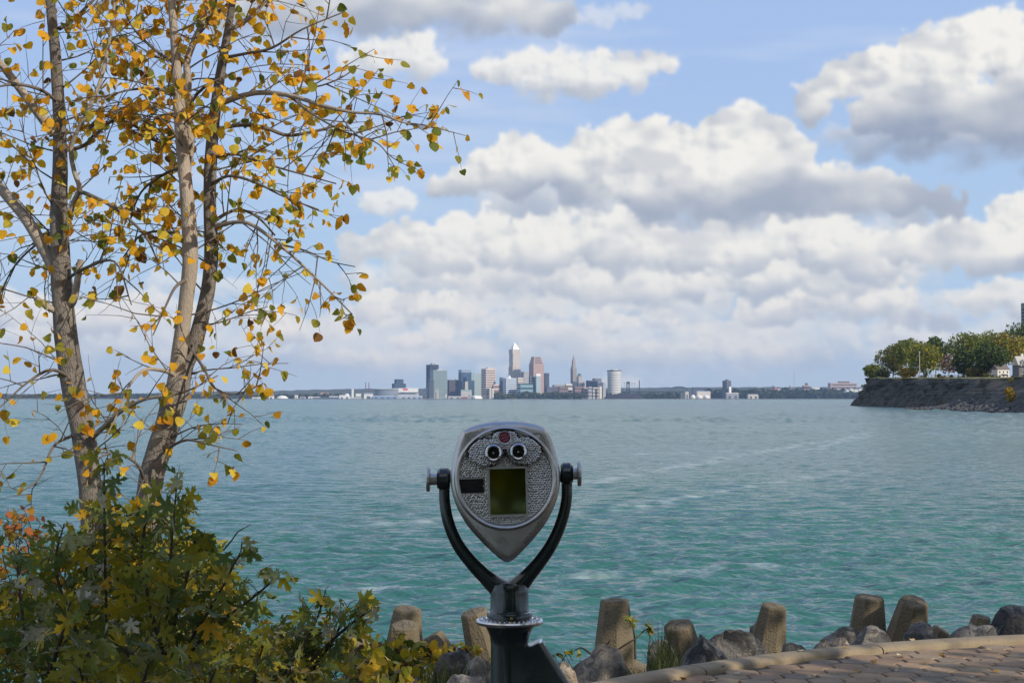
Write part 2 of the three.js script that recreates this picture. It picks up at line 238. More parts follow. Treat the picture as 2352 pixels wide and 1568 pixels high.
  const q = rng(9), comp = []; for (let i = 0; i < 60; i++) { const a = Math.PI / 2 + (q() + q() - 1) * 1.1, f = 6 + Math.floor(46 * q() * q()); comp.push([Math.round(Math.cos(a) * f), Math.round(Math.sin(a) * f), q() * 6.283, 1 / Math.pow(f, 0.95)]); }
  const hgt = new Float32Array(1024 * 1024), T = 5.9; for (let j = 0; j < 1024; j++) for (let i = 0; i < 1024; i++) { let s = 0; for (const c of comp) s += c[3] * Math.sin(6.28318 * (c[0] * i + c[1] * j) / 1024 + c[2]); hgt[j * 1024 + i] = s; }
  const K = 0.05 * 1024 / T, ripple = tex(1024, 1024, (u, v, i, j) => { const gx = (hgt[j * 1024 + ((i + 1) & 1023)] - hgt[j * 1024 + ((i + 1023) & 1023)]) / 2 * K, gy = (hgt[((j + 1) & 1023) * 1024 + i] - hgt[((j + 1023) & 1023) * 1024 + i]) / 2 * K, l = 1 / Math.hypot(gx, gy, 1); return [0.5 - gx * l / 2, 0.5 - gy * l / 2, 0.5 + l / 2]; }, { rep: [1 / T, 1 / T] });
  const m = phys(1, 1, 1, 0.15, { vertexColors: true, normalMap: ripple, ior: 1.333, specularIntensity: 0.72 });
  return struct('water', g, m);
}
makeWater();

// ---------------------------------------------------------------- plaza, kerb, bank, lawn
const PC = { x: 5.2, z: -5.96, R: 6.18 };                       // the round end of the plaza
const edgeDist = (x, z) => {                                     // metres outside the plaza's edge (negative inside)
  if (z < PC.z && x < PC.x) return Math.hypot(x - PC.x, z - PC.z) - PC.R;
  if (x >= PC.x) return PC.z - PC.R - z;
  return PC.x - PC.R - x;
};
function bankY(x, z) { const d = edgeDist(x, z); return -0.16 - 0.75 * Math.min(d, 0.5) - 0.20 * Math.max(0, d - 0.5) + 0.14 * fbm2(x * 0.5 + 3, z * 0.5, 4) * sstep(0.1, 1, d); }
{
  const grain = tex(512, 512, (u, v) => { const n = tile(u, v, 5, 5, 3), f = tile(u, v, 60, 2, 9); const k = 0.5 + 0.35 * n + 0.3 * f; return [0.36 * k, 0.28 * k, 0.2 * k]; }, { srgb: false });
  const gb = tex(512, 512, (u, v) => 0.5 + 0.5 * tile(u, v, 20, 5, 5));
  const P = [], U = [], I = [], nx = 150, nz = 150;
  for (let j = 0; j <= nz; j++) for (let i = 0; i <= nx; i++) { const x = -34 + 74 * i / nx, z = 6 - 42 * j / nz, d = edgeDist(x, z); P.push(x, d < 0.05 ? -0.16 : bankY(x, z), z); U.push(x * 0.5, z * 0.5); }
  for (let j = 0; j < nz; j++) for (let i = 0; i < nx; i++) { const q = j * (nx + 1) + i; I.push(q, q + 1, q + nx + 1, q + 1, q + nx + 2, q + nx + 1); }
  const g = new THREE.BufferGeometry(); g.setAttribute('position', new THREE.Float32BufferAttribute(P, 3)); g.setAttribute('uv', new THREE.Float32BufferAttribute(U, 2)); g.setIndex(I); g.computeVertexNormals();
  struct('shore_bank', g, std(0.32, 0.30, 0.28, 0.95, { map: grain, bumpMap: gb, bumpScale: 0.05 }));
  const lawnMap = tex(512, 512, (u, v) => { const n = tile(u, v, 6, 5, 1), f = tile(u, v, 80, 2, 2), k = 0.7 + 0.5 * n + 0.5 * f; return [0.10 * k, 0.14 * k, 0.035 * k]; });
  const lg = new THREE.PlaneGeometry(160, 90, 1, 1); lg.rotateX(-Math.PI / 2); lg.translate(20, -0.05, 61); for (let i = 0; i < lg.attributes.uv.count; i++) lg.attributes.uv.setXY(i, lg.attributes.uv.getX(i) * 60, lg.attributes.uv.getY(i) * 34);
  struct('lawn', lg, std(1, 1, 1, 0.95, { map: lawnMap }));
}
// paved floor under the bricks
{
  const s = new THREE.Shape(); s.moveTo(PC.x - PC.R, -15); s.lineTo(PC.x - PC.R, -PC.z); for (let i = 1; i <= 48; i++) { const a = Math.PI - i / 48 * Math.PI / 2; s.lineTo(PC.x + Math.cos(a) * PC.R, -PC.z + Math.sin(a) * PC.R); } s.lineTo(40, -PC.z + PC.R); s.lineTo(40, -15); s.closePath();
  const g = new THREE.ShapeGeometry(s, 1); g.rotateX(-Math.PI / 2); g.translate(0, -0.014, 0);
  const sand = tex(256, 256, (u, v) => { const n = 0.55 + 0.4 * tile(u, v, 40, 3, 3); return [0.17 * n, 0.14 * n, 0.11 * n]; }, { rep: [2, 2] });
  const floor = struct('plaza_floor', g, std(1, 1, 1, 0.95, { map: sand }));
  const grit = tex(512, 512, (u, v) => 0.5 + 0.35 * tile(u, v, 70, 3, 4) + 0.3 * tile(u, v, 9, 3, 6));
  const bmap = (seed) => tex(256, 256, (u, v) => { const n = tile(u, v, 3, 4, seed), f = tile(u, v, 60, 2, seed + 3), k = 0.85 + 0.35 * n + 0.55 * f; return [k, k * (1 - 0.06 * n), k * (1 - 0.1 * n)]; }, { rep: [3, 3] });
  const maps = [bmap(1), bmap(5)], tones = [[0.33, 0.215, 0.125], [0.29, 0.195, 0.12], [0.26, 0.195, 0.13], [0.36, 0.245, 0.145], [0.23, 0.18, 0.125], [0.31, 0.23, 0.145]];
  const mats = tones.map((t, i) => std(t[0], t[1], t[2], 0.88, { map: maps[i % 2], bumpMap: grit, bumpScale: 0.006 }));
  // a six-sided paver with bowed edges
  const paver = (k) => {
    const q = rng(50 + k), sh = new THREE.Shape(), R = 0.122, pt = []; for (let i = 0; i < 6; i++) { const a = i * Math.PI / 3 + 0.02 * (q() - 0.5); pt.push([Math.cos(a) * R, Math.sin(a) * R * 0.96]); }
    sh.moveTo(...pt[0]); for (let i = 1; i <= 6; i++) { const a = pt[i - 1], b = pt[i % 6], mx = (a[0] + b[0]) / 2, my = (a[1] + b[1]) / 2, bow = (i % 2 ? 1.10 : 0.91); sh.quadraticCurveTo(mx * bow, my * bow, b[0], b[1]); }
    const g = new THREE.ExtrudeGeometry(sh, { depth: 0.03, bevelEnabled: true, bevelSize: 0.007, bevelThickness: 0.006, bevelSegments: 1, curveSegments: 2, bevelOffset: -0.0105 }); g.rotateX(-Math.PI / 2); g.translate(0, -0.036, 0); return g;
  };
  const geos = [paver(0), paver(1), paver(2)], cells = [], dx = 0.1855, dz = 0.205, tilt = 0.42, q = rng(77);
  for (let a = -80; a < 120; a++) for (let b = -80; b < 80; b++) { const lx = a * dx, lz = b * dz + (a & 1 ? dz / 2 : 0), x = 3 + lx * Math.cos(tilt) - lz * Math.sin(tilt), z = -9 + lx * Math.sin(tilt) + lz * Math.cos(tilt); if (edgeDist(x, z) > -0.235 || x > 9 || z > -7 || x < -1) continue; cells.push([x, z]); }
  // what the view shows most of comes first
  const seen = (c) => { const d = -c[1], X = CX + c[0] / d * FPX, Y = HY + EYE / d * FPX; return X > 1250 && X < 2420 && Y < 1640 ? d : 1000 + Math.abs(d - 10) + Math.abs(c[0] - 2); };
  cells.sort((a, b) => seen(a) - seen(b));
  const rest = [];
  cells.forEach(([x, z], i) => {
    const g = geos[Math.floor(q() * 3)], mt = mats[Math.floor(q() * mats.length)], y = 0.004 * (q() - 0.5), tx = 0.018 * (q() - 0.5), tz = 0.018 * (q() - 0.5), ry = -tilt + Math.floor(q() * 3) * 2 * Math.PI / 3;
    if (i < 290) { const m = mesh('paver', g, mt, floor); m.position.set(x, y, z); m.rotation.set(tx, ry, tz); }
    else { const c = g.clone(); c.rotateY(ry); c.translate(x, y, z); rest.push(c); }
  });
  const m = mesh('paver', merge(rest), mats[1], floor); m.userData.kind = 'stuff';
  // kerb stones
  const kerbMap = tex(512, 512, (u, v) => { const n = tile(u, v, 6, 5, 2), f = tile(u, v, 90, 2, 4), st = sstep(0.12, 0.35, tile(u, v, 9, 4, 8)); const k = 0.9 + 0.3 * n + 0.45 * f - 0.25 * st; return [k, k * 0.98, k * 0.95]; }, { rep: [1.2, 1.2] });
  const km = std(0.30, 0.24, 0.155, 0.9, { map: kerbMap, bumpMap: grit, bumpScale: 0.004 }), kerb = new THREE.Group(); kerb.name = 'kerb'; kerb.userData.kind = 'structure'; scene.add(kerb);
  const prof = [[-0.19, -0.14], [-0.19, 0.008], [-0.18, 0.022], [-0.16, 0.031], [-0.13, 0.036], [-0.03, 0.035], [-0.008, 0.030], [0, 0.02], [0, -0.22]];
  const piece = (a0, a1, f) => { const n = 14, P = [], U = [], I = []; for (let i = 0; i <= n; i++) { const a = mixv(a0, a1, i / n); let L = 0; prof.forEach(([d, y], k) => { const p = f(a, d); P.push(p[0], y, p[1]); if (k) L += Math.hypot(d - prof[k - 1][0], y - prof[k - 1][1]); U.push(i / n * 1.7, L); }); } const m = prof.length; for (let i = 0; i < n; i++) for (let k = 0; k < m - 1; k++) { const b = i * m + k; I.push(b, b + m, b + 1, b + 1, b + m, b + m + 1); } const e = n * m; for (let k = 1; k < m - 1; k++) { I.push(0, k, k + 1); I.push(e, e + k + 1, e + k); } const g = new THREE.BufferGeometry(); g.setAttribute('position', new THREE.Float32BufferAttribute(P, 3)); g.setAttribute('uv', new THREE.Float32BufferAttribute(U, 2)); g.setIndex(I); return toCreasedNormals(g, 0.7); };
  const arc = (a, d) => [PC.x + Math.cos(a) * (PC.R + d), PC.z - Math.sin(a) * (PC.R + d)];
  for (let i = 0; i < 6; i++) { const a0 = Math.PI - i * Math.PI / 12 - 0.0009 - 0.055, a1 = Math.max(Math.PI / 2, Math.PI - (i + 1) * Math.PI / 12 + 0.0009 - 0.055); mesh('kerb_stone', piece(a0, a1, arc), km, kerb); }
  for (let i = 0; i < 8; i++) mesh('kerb_stone', piece(PC.x + i * 2 + (i ? 0.005 : 0.004), PC.x + i * 2 + 1.995, (a, d) => [a, PC.z - PC.R - d]), km, kerb);
  for (let i = 0; i < 4; i++) mesh('kerb_stone', piece(PC.z + 0.4 + i * 2 + 1.995, PC.z + 0.4 + i * 2, (a, d) => [PC.x - PC.R - d, a]), km, kerb);
}

// ---------------------------------------------------------------- far land
const SHORE = 8350;
{
  const leafy = tex(512, 256, (u, v) => { const n = tile(u, v, 20, 5, 3), k = 0.6 + 0.9 * n; return [0.105 * k, 0.105 * k, 0.05 * k]; }, { rep: [1 / 400, 1 / 400] });
  const land = (name, z0, z1, yf, step, m) => {
    const P = [], U = [], I = [], n = Math.round(11000 / step), rows = 10;
    for (let j = 0; j <= rows; j++) for (let i = 0; i <= n; i++) { const a = -5500 + 11000 * i / n, t = j / rows, z = mixv(z0, z1, t), x = a * z / SHORE * 1.25; P.push(x, yf(x, z, t), -z); U.push(x, z); }
    for (let j = 0; j < rows; j++) for (let i = 0; i < n; i++) { const q = j * (n + 1) + i; I.push(q, q + 1, q + n + 1, q + 1, q + n + 2, q + n + 1); }
    const g = new THREE.BufferGeometry(); g.setAttribute('position', new THREE.Float32BufferAttribute(P, 3)); g.setAttribute('uv', new THREE.Float32BufferAttribute(U, 2)); g.setIndex(I); g.computeVertexNormals(); return struct(name, g, m);
  };
  land('far_shore', SHORE - 40, 10200, (x, z, t) => WATER - 0.6 + (t > 0 ? 3.2 + 8 * t + 1.5 * fbm2(x * 0.004, z * 0.004, 3) : 0), 60, std(0.26, 0.24, 0.18, 0.95, { map: leafy, color: new THREE.Color(1.6, 1.5, 1.6) }));
  const ridge = (x) => { const X = CX + x / 12600 * FPX; return 40 + 20 * sstep(250, 520, X) + 22 * sstep(520, 860, X) + 14 * sstep(1300, 1600, X) + 6 * fbm2(x * 0.0012, 3.3, 4) + 7 * fbm2(x * 0.016, 1.2, 3); };
  land('hills', 10100, 12600, (x, z, t) => 8 + (ridge(x) * 0.9 - 8) * Math.pow(t, 0.8) * (0.8 + 0.2 * Math.sin(t * 3.14 * 0.5)) + 6 * fbm2(x * 0.02 + t * 30, t * 11, 3) * t, 22, std(1, 1, 1, 0.95, { map: leafy }));
}

// ---------------------------------------------------------------- coin-operated tower viewer
{
  const D = 5.5, k1 = 0.0005765, X1 = (x) => -0.3263 + x * k1, Y1 = (y) => 1.6697 - y * k1, k = 0.00032455;
  const g = thing('tower_viewer', 'silver and dark green coin-operated binocular viewer on a post in the middle', 'tower viewer', [0, 0, -D]);
  const smudge = tex(512, 512, (u, v) => clamp(0.42 + 0.35 * tile(u, v, 5, 5, 2) + 0.12 * tile(u, v, 40, 3, 7)));
  const paint = phys(0.0055, 0.0135, 0.0135, 0.55, { clearcoat: 0.7, clearcoatRoughness: 0.2, roughnessMap: smudge });
  const grime = tex(512, 512, (u, v) => { const st = sstep(0.1, 0.35, tile(u, v, 7, 5, 31)), sc = sstep(0.3, 0.36, tile(u, v, 60, 2, 33)), k = 1 - 0.35 * st + 0.25 * sc + 0.15 * tile(u, v, 90, 2, 35); return [k, k * 0.985, k * 0.96]; }, { rep: [3, 3] });
  const alu = std(0.56, 0.55, 0.53, 0.8, { map: grime, metalness: 1, roughnessMap: smudge, bumpMap: tex(256, 256, (u, v) => 0.5 + 0.5 * tile(u, v, 60, 3, 3), { rep: [12, 12] }), bumpScale: 0.0006 }), shiny = std(0.62, 0.63, 0.64, 0.2, { metalness: 1 }), black = phys(0.006, 0.006, 0.007, 0.2, { clearcoat: 0.6 });
  const cx = X1(552);
  const lathe = (pts, seg = 64) => { const l = new THREE.LatheGeometry(pts.map((p) => new THREE.Vector2(p[0], p[1])), seg); return toCreasedNormals(l, 0.6); };
  // post
  const post = mesh('post', lathe([[0, 0], [0.17, 0], [0.17, 0.018], [0.14, 0.03], [0.085, 0.06], [0.07, 0.1], [0.0625, 0.16], [0.0612, 0.9], [0.0645, 0.925], [0.071, 0.942], [0.079, 0.9565], [0.079, 0.966], [0, 0.966]]), paint, g); post.position.x = cx;
  for (let i = 0; i < 4; i++) { const a = i * 1.5708 + 0.785, b = mesh('anchor_bolt', new THREE.CylinderGeometry(0.013, 0.013, 0.03, 6), shiny, post); b.position.set(Math.cos(a) * 0.15, 0.03, Math.sin(a) * 0.15); }
  // graduated ring
  const ring = mesh('degree_ring', lathe([[0.03, 0.966], [0.104, 0.964], [0.109, 0.968], [0.1105, 0.974], [0.108, 0.979], [0.074, 0.986], [0.03, 0.986]], 96), shiny, g); ring.position.x = cx;
  { const r = []; for (let i = 0; i < 40; i++) { const a = i / 40 * 6.283, s = new THREE.SphereGeometry(0.0032, 6, 4); s.translate(Math.cos(a) * 0.0985, 0.9815, Math.sin(a) * 0.0985); r.push(s); const t = box(0.0018, 0.002, 0.009, 0, 0.985, 0.084); t.rotateY(a + 0.05); r.push(t); } mesh('graduation', merge(r), shiny, ring).userData.kind = 'stuff'; }
  // neck, swivel collar
  const neck = mesh('neck', lathe([[0, 0.984], [0.0735, 0.984], [0.0745, 0.998], [0.072, 1.003], [0.0655, 1.006], [0.0628, 1.014], [0.0622, 1.068], [0.0612, 1.082], [0.057, 1.094], [0.045, 1.1], [0, 1.102]]), paint, g); neck.position.x = cx;
  const lock = mesh('lock_screw', new THREE.CylinderGeometry(0.005, 0.005, 0.01, 10), std(0.6, 0.45, 0.15, 0.3, { metalness: 1 }), neck); lock.rotation.x = Math.PI / 2; lock.position.set(0.006, 0.992, 0.0745);
  // yoke
  const arm = (pts, r) => limb(pts.map((p) => V(X1(p[0]), Y1(p[1]), 0)), r, 18, 6);
  const rr = [0.0175, 0.018, 0.019, 0.0205, 0.022, 0.025, 0.033, 0.046];
  const yoke = mesh('yoke', merge([arm([[181, 430], [184, 540], [208, 660], [262, 780], [334, 874], [410, 952], [478, 1010], [545, 1062]], rr), arm([[877, 400], [876, 520], [846, 650], [790, 775], [722, 874], [660, 948], [606, 1006], [556, 1062]], rr)]), paint, g);
  const cylX = (r0, r1, x0, x1, y, bev = 0.006) => { const l = lathe([[0, 0], [r0 - bev, 0], [r0, bev], [r1, Math.abs(x1 - x0) - bev], [r1 - bev, Math.abs(x1 - x0)], [0, Math.abs(x1 - x0)]], 40); l.rotateZ(-Math.PI / 2); l.translate(Math.min(x0, x1), y, 0); return l; };
  mesh('pivot_boss', cylX(0.0375, 0.0375, X1(141), X1(214), Y1(405), 0.009), paint, yoke); mesh('pivot_boss', cylX(0.0375, 0.0375, X1(842), X1(912), Y1(374), 0.009), paint, yoke);
  mesh('pivot_pin', cylX(0.018, 0.018, X1(205), X1(850), Y1(390)), shiny, yoke);
  for (const [a, b, c, y] of [[80, 100, 142, 405], [960, 938, 911, 374]]) { const n = mesh('clamp_knob', merge([cylX(0.0415, 0.0415, X1(a), X1(b), Y1(y), 0.003), cylX(0.02, 0.019, X1(b), X1(c), Y1(y), 0.001)]), alu, g); n.userData.label = 'flat silver clamping knob on the pivot'; }
  // head
  const head = new THREE.Group(); head.name = 'head'; head.position.set(-0.0229, 1.4339, 0.02); head.rotation.set(-0.035, 0.035, 0.026); g.add(head);
  const hz = (x, y) => [(x - 808) * k, (600 - y) * k];
  const half = [[0, 8], [170, 16], [320, 48], [405, 84], [428, 104], [470, 185], [512, 330], [543, 490], [547, 610], [530, 730], [478, 880], [388, 1040], [255, 1200], [120, 1335], [62, 1385], [22, 1408], [0, 1412]];
  const sh = new THREE.Shape(); { const pts = [...half.map(([x, y]) => new THREE.Vector2(x * k, (600 - y) * k)), ...half.slice(1, -1).reverse().map(([x, y]) => new THREE.Vector2(-x * k, (600 - y) * k))]; const cr = []; sh.moveTo(pts[0].x, pts[0].y); sh.splineThru([...pts.slice(1), pts[0]]); }
  const body = new THREE.ExtrudeGeometry(sh, { depth: 0.16, bevelEnabled: true, bevelThickness: 0.026, bevelSize: 0.024, bevelOffset: -0.024, bevelSegments: 6, curveSegments: 90 }); body.translate(0, 0, -0.115);
  mesh('housing', toCreasedNormals(body, 0.5), alu, head);
  const FZ = 0.071, ring2 = lathe([[0.150, 0.0], [0.150, 0.016], [0.1535, 0.0205], [0.158, 0.022], [0.163, 0.019], [0.1665, 0.010], [0.167, -0.03]], 128); ring2.rotateX(Math.PI / 2); ring2.scale(1, 1.012, 1); ring2.translate(0, (600 - 577) * k, FZ - 0.006);
  mesh('rim', ring2, alu, head);
  // studded face plate with the raised eye mask
  {
    const N = 340, R = 0.151, P = [], I = [], id = new Int32Array((N + 1) * (N + 1)).fill(-1), q = rng(3), st = 0.0084, studs = {};
    for (let a = -30; a <= 30; a++) for (let b = -30; b <= 30; b++) studs[a + ',' + b] = [(a + (b & 1 ? 0.5 : 0)) * st + (q() - 0.5) * 0.0034, b * st * 0.87 + (q() - 0.5) * 0.0030, 0.75 + 0.5 * q()];
    const ell = (x, y, cx, cy, rx, ry) => 1 - Math.hypot((x - cx) / rx, (y - cy) / ry);
    for (let j = 0; j <= N; j++) for (let i = 0; i <= N; i++) {
      const x = (i / N * 2 - 1) * R, y = (j / N * 2 - 1) * R; if (x * x + y * y > R * R) continue;
      const px = x / k + 808, py = 577 - y / k;
      let m = Math.max(ell(px, py, 618, 318, 192, 148) * 150, ell(px, py, 992, 312, 192, 150) * 150, ell(px, py, 808, 195, 150, 120) * 115);
      m = Math.min(m, Math.max(-(ell(px, py, 806, 470, 62, 110) * 85), -200)); const edge = 5 * Math.sin(Math.atan2(py - 318, px - 808) * 44);
      let h = 0.026 * sstep(-6, 22, m + edge);
      h += 0.004 * sstep(1.04, 1.0, Math.hypot(px - 690, py - 325) / 118) + 0.004 * sstep(1.04, 1.0, Math.hypot(px - 935, py - 320) / 118) + 0.004 * sstep(1.03, 1.0, Math.hypot(px - 806, py - 176) / 78);
      const b0 = Math.round(y / st / 0.87), a0 = Math.round(x / st); let s = 0;
      const win = px > 632 && px < 1016 && py > 472 && py < 950, pl = px > 330 && px < 606 && py > 562 && py < 724, eye = Math.min(Math.hypot(px - 690, py - 325) - 96, Math.hypot(px - 935, py - 320) - 96, Math.hypot(px - 806, py - 176) - 66) < 0;
      if (!win && !pl && !eye && x * x + y * y < 0.149 * 0.149) for (let b = b0 - 1; b <= b0 + 1; b++) for (let a = a0 - 2; a <= a0 + 1; a++) { const t = studs[a + ',' + b]; if (!t) continue; const d = Math.hypot(x - t[0], y - t[1]) / 0.0043; if (d < 1) s = Math.max(s, Math.sqrt(1 - d * d) * t[2]); }
      const wav = px < 640 && m < -20 ? 0.45 : 1;
      id[j * (N + 1) + i] = P.length / 3; P.push(x, y, h + s * 0.0030 * wav + 0.0005 * fbm2(x * 320, y * 320, 2));
    }
    for (let j = 0; j < N; j++) for (let i = 0; i < N; i++) { const a = id[j * (N + 1) + i], b = id[j * (N + 1) + i + 1], c = id[(j + 1) * (N + 1) + i], d = id[(j + 1) * (N + 1) + i + 1]; if (a < 0 || b < 0 || c < 0 || d < 0) continue; I.push(a, b, d, a, d, c); }
    const fg = new THREE.BufferGeometry(); fg.setAttribute('position', new THREE.Float32BufferAttribute(P, 3)); fg.setIndex(I); fg.computeVertexNormals(); fg.translate(0, (600 - 577) * k, FZ + 0.003);
    const fp = mesh('face_plate', fg, std(0.58, 0.57, 0.545, 0.2, { metalness: 1 }), head); fp.userData.label = 'studded cast metal face plate with a raised eye mask';
  }
  const disc = (r, h, x, y, z, n = 48) => { const c = new THREE.CylinderGeometry(r, r, h, n); c.rotateX(Math.PI / 2); const p = hz(x, y); c.translate(p[0], p[1], z); return c; };
  for (const [x, y] of [[690, 325], [935, 320]]) {
    const l = lathe([[0.0185, 0.0], [0.0185, 0.028], [0.0195, 0.031], [0.023, 0.0325], [0.0265, 0.030], [0.0288, 0.024], [0.0292, 0.0]], 48); l.rotateX(Math.PI / 2); const p = hz(x, y); l.translate(p[0], p[1], FZ + 0.028);
    const e = mesh('eyepiece', l, shiny, head); mesh('eye_cup', disc(0.0192, 0.006, x, y, FZ + 0.043), black, e);
    const s = new THREE.SphereGeometry(0.0032, 16, 8); s.scale(1, 1, 0.5); s.translate(p[0], p[1], FZ + 0.0462); mesh('lens', s, phys(0.5, 0.62, 0.58, 0.05, { clearcoat: 1 }), e);
  }
  // round sticker: three slanted lines of worn white print too small to read
  {
    const c = document.createElement('canvas'); c.width = c.height = 256; const t = c.getContext('2d'); t.fillStyle = '#641029'; t.fillRect(0, 0, 256, 256); t.translate(128, 128); t.rotate(-0.3); t.fillStyle = '#9c7480';
    const q = rng(8); for (const [y, w] of [[-62, 130], [0, 190], [62, 120]]) for (let x = -w / 2; x < w / 2; x += 17) { t.fillRect(x, y - 17 + q() * 5, 11, 30); t.fillStyle = q() > 0.5 ? '#9c7480' : '#b8707f'; }
    const m = new THREE.CanvasTexture(c); m.colorSpace = THREE.SRGBColorSpace; const p = hz(806, 176);
    const rimS = mesh('sticker_recess', (() => { const l = lathe([[0.0175, 0], [0.0182, 0.006], [0.0205, 0.007], [0.022, 0.0]], 40); l.rotateX(Math.PI / 2); l.translate(p[0], p[1], FZ + 0.028); return l; })(), alu, head);
    const cg = new THREE.CircleGeometry(0.0174, 40); cg.translate(p[0], p[1], FZ + 0.0336); mesh('sticker', cg, std(1, 1, 1, 0.5, { map: m }), rimS);
  }
  // glazed panel with its frame
  {
    const [x0, y0] = hz(648, 935), [x1, y1] = hz(1003, 484), fw = 0.0062, zf = FZ + 0.010;
    const fr = mesh('panel_frame', merge([box(x1 - x0 + 2 * fw, fw, 0.014, (x0 + x1) / 2, y0 - fw / 2, zf), box(x1 - x0 + 2 * fw, fw, 0.012, (x0 + x1) / 2, y1 + fw / 2, zf), box(fw, y1 - y0, 0.013, x0 - fw / 2, (y0 + y1) / 2, zf), box(fw, y1 - y0, 0.013, x1 + fw / 2, (y0 + y1) / 2, zf)]), alu, head);
    const pane = mesh('glass_panel', box(x1 - x0, y1 - y0, 0.004, (x0 + x1) / 2, (y0 + y1) / 2, FZ + 0.0105), std(0.24, 0.29, 0.14, 0.05, { metalness: 1 }), fr); pane.userData.label = 'dark glass panel mirroring green and yellow foliage';
  }
  // black plate of two joined labels, its lines of print too small to read
  {
    const c = document.createElement('canvas'); c.width = 256; c.height = 128; const t = c.getContext('2d'); t.fillStyle = '#060808'; t.fillRect(0, 0, 256, 128); t.fillStyle = '#48504c'; const q = rng(4); for (const [y, w] of [[22, 110], [36, 110], [62, 190], [78, 60], [96, 120]]) for (let x = 128 - w / 2; x < 128 + w / 2; x += 7) if (q() > 0.15) t.fillRect(x, y, 4, 4);
    const m = new THREE.CanvasTexture(c); m.colorSpace = THREE.SRGBColorSpace;
    const [x0, y0] = hz(344, 712), [x1, y1] = hz(590, 576), w = x1 - x0, h = y1 - y0, s = new THREE.Shape(), n = 0.005; s.moveTo(0.002, 0); s.lineTo(w - 0.002, 0); s.lineTo(w, 0.002); s.lineTo(w, h / 2 - n); s.lineTo(w - n, h / 2); s.lineTo(w, h / 2 + n); s.lineTo(w, h - 0.002); s.lineTo(w - 0.002, h); s.lineTo(0.002, h); s.lineTo(0, h - 0.002); s.lineTo(0, h / 2 + n); s.lineTo(n, h / 2); s.lineTo(0, h / 2 - n); s.lineTo(0, 0.002); s.closePath();
    const eg = new THREE.ExtrudeGeometry(s, { depth: 0.003, bevelEnabled: true, bevelSize: 0.0016, bevelThickness: 0.0008, bevelSegments: 2 }); eg.translate(x0, y0, FZ + 0.003); const pl = mesh('label_plate', eg, std(0.42, 0.40, 0.33, 0.35, { metalness: 1 }), head);
    const fg = new THREE.ShapeGeometry(s); for (let i = 0; i < fg.attributes.uv.count; i++) fg.attributes.uv.setXY(i, fg.attributes.position.getX(i) / w, fg.attributes.position.getY(i) / h); fg.translate(x0, y0, FZ + 0.0078); mesh('print', fg, std(1, 1, 1, 0.35, { map: m }), pl);
  }
  // coin box on the right of the post
  {
    const s = new THREE.Shape(); const pt = [[520, 1352], [672, 1340], [716, 1318], [870, 1560], [985, 1745], [985, 1900], [520, 1960]]; pt.forEach(([x, y], i) => (i ? s.lineTo(X1(x), Y1(y)) : s.moveTo(X1(x), Y1(y)))); s.closePath();
    const eg = new THREE.ExtrudeGeometry(s, { depth: 0.085, bevelEnabled: true, bevelSize: 0.005, bevelThickness: 0.006, bevelSegments: 3, bevelOffset: -0.004 }); eg.translate(0, 0, -0.03);
    const cb = mesh('coin_box', toCreasedNormals(eg, 0.5), paint, g); const a = V(X1(716), Y1(1322), 0), b = V(X1(975), Y1(1738), 0), L = a.distanceTo(b), ang = Math.atan2(b.y - a.y, b.x - a.x);
    const put = (geo, name, m, par) => { geo.rotateZ(ang); geo.translate((a.x + b.x) / 2 + 0.006, (a.y + b.y) / 2 + 0.003, 0.013); return mesh(name, geo, m, par); };
    const rail = put(merge([box(L, 0.013, 0.014, 0, 0, 0.033), box(L, 0.013, 0.014, 0, 0, -0.033), box(0.02, 0.013, 0.052, -L / 2 + 0.01, 0, 0), box(0.02, 0.013, 0.052, L / 2 - 0.01, 0, 0), box(0.022, 0.014, 0.052, -L / 2 + 0.178, 0, 0)]), 'coin_rail', shiny, cb);
    put(box(L - 0.04, 0.004, 0.05, 0, 0.0, 0), 'coin_slot', std(0.2, 0.2, 0.2, 0.3, { metalness: 1 }), rail);
  }
}

// ---------------------------------------------------------------- leaves
const leafSkin = tex(256, 256, (u, v) => { const n = tile(u, v, 6, 4, 3), sp = sstep(0.28, 0.36, tile(u, v, 16, 3, 8)), ed = sstep(0.25, 0.45, tile(u, v, 4, 3, 14)); const k = 0.92 + 0.35 * n; return [k * (1 - 0.45 * sp - 0.12 * ed), k * (1 - 0.55 * sp - 0.3 * ed), k * (1 - 0.5 * sp)]; });
const leafMat = (r, g, b, t = 0.48) => new THREE.MeshPhysicalMaterial({ color: new THREE.Color(r, g, b), map: leafSkin, roughness: 0.75, transmission: t, thickness: 0, ior: 1.4, specularIntensity: 0.5, side: THREE.DoubleSide });
function flatLeaf(half, fold, curl, twist = 0) {
  const s = new THREE.Shape(); s.moveTo(0, 0); for (const [x, y] of half) s.lineTo(x, y); for (const [x, y] of [...half].reverse().slice(1)) s.lineTo(-x, y); s.closePath();
  const g = new THREE.ShapeGeometry(s); const p = g.attributes.position; for (let i = 0; i < p.count; i++) { const x = p.getX(i), y = p.getY(i); p.setZ(i, -Math.abs(x) * fold - curl * y * y + twist * x * y); } g.computeVertexNormals(); return g;
}
const deltoid = [[0.2, -0.04], [0.42, 0.03], [0.53, 0.2], [0.52, 0.42], [0.4, 0.66], [0.2, 0.86], [0, 1.02]];
const popLeaves = [flatLeaf(deltoid, 0.25, 0.1, 0.3), flatLeaf(deltoid, -0.3, 0.25, -0.4), flatLeaf(deltoid.map(([x, y]) => [x * 0.86, y]), 0.55, -0.2, 0.5), flatLeaf(deltoid.map(([x, y], i) => [x * (i === 3 ? 0.8 : 1.05), y * 0.92]), 0.1, 0.45, 0.2)];
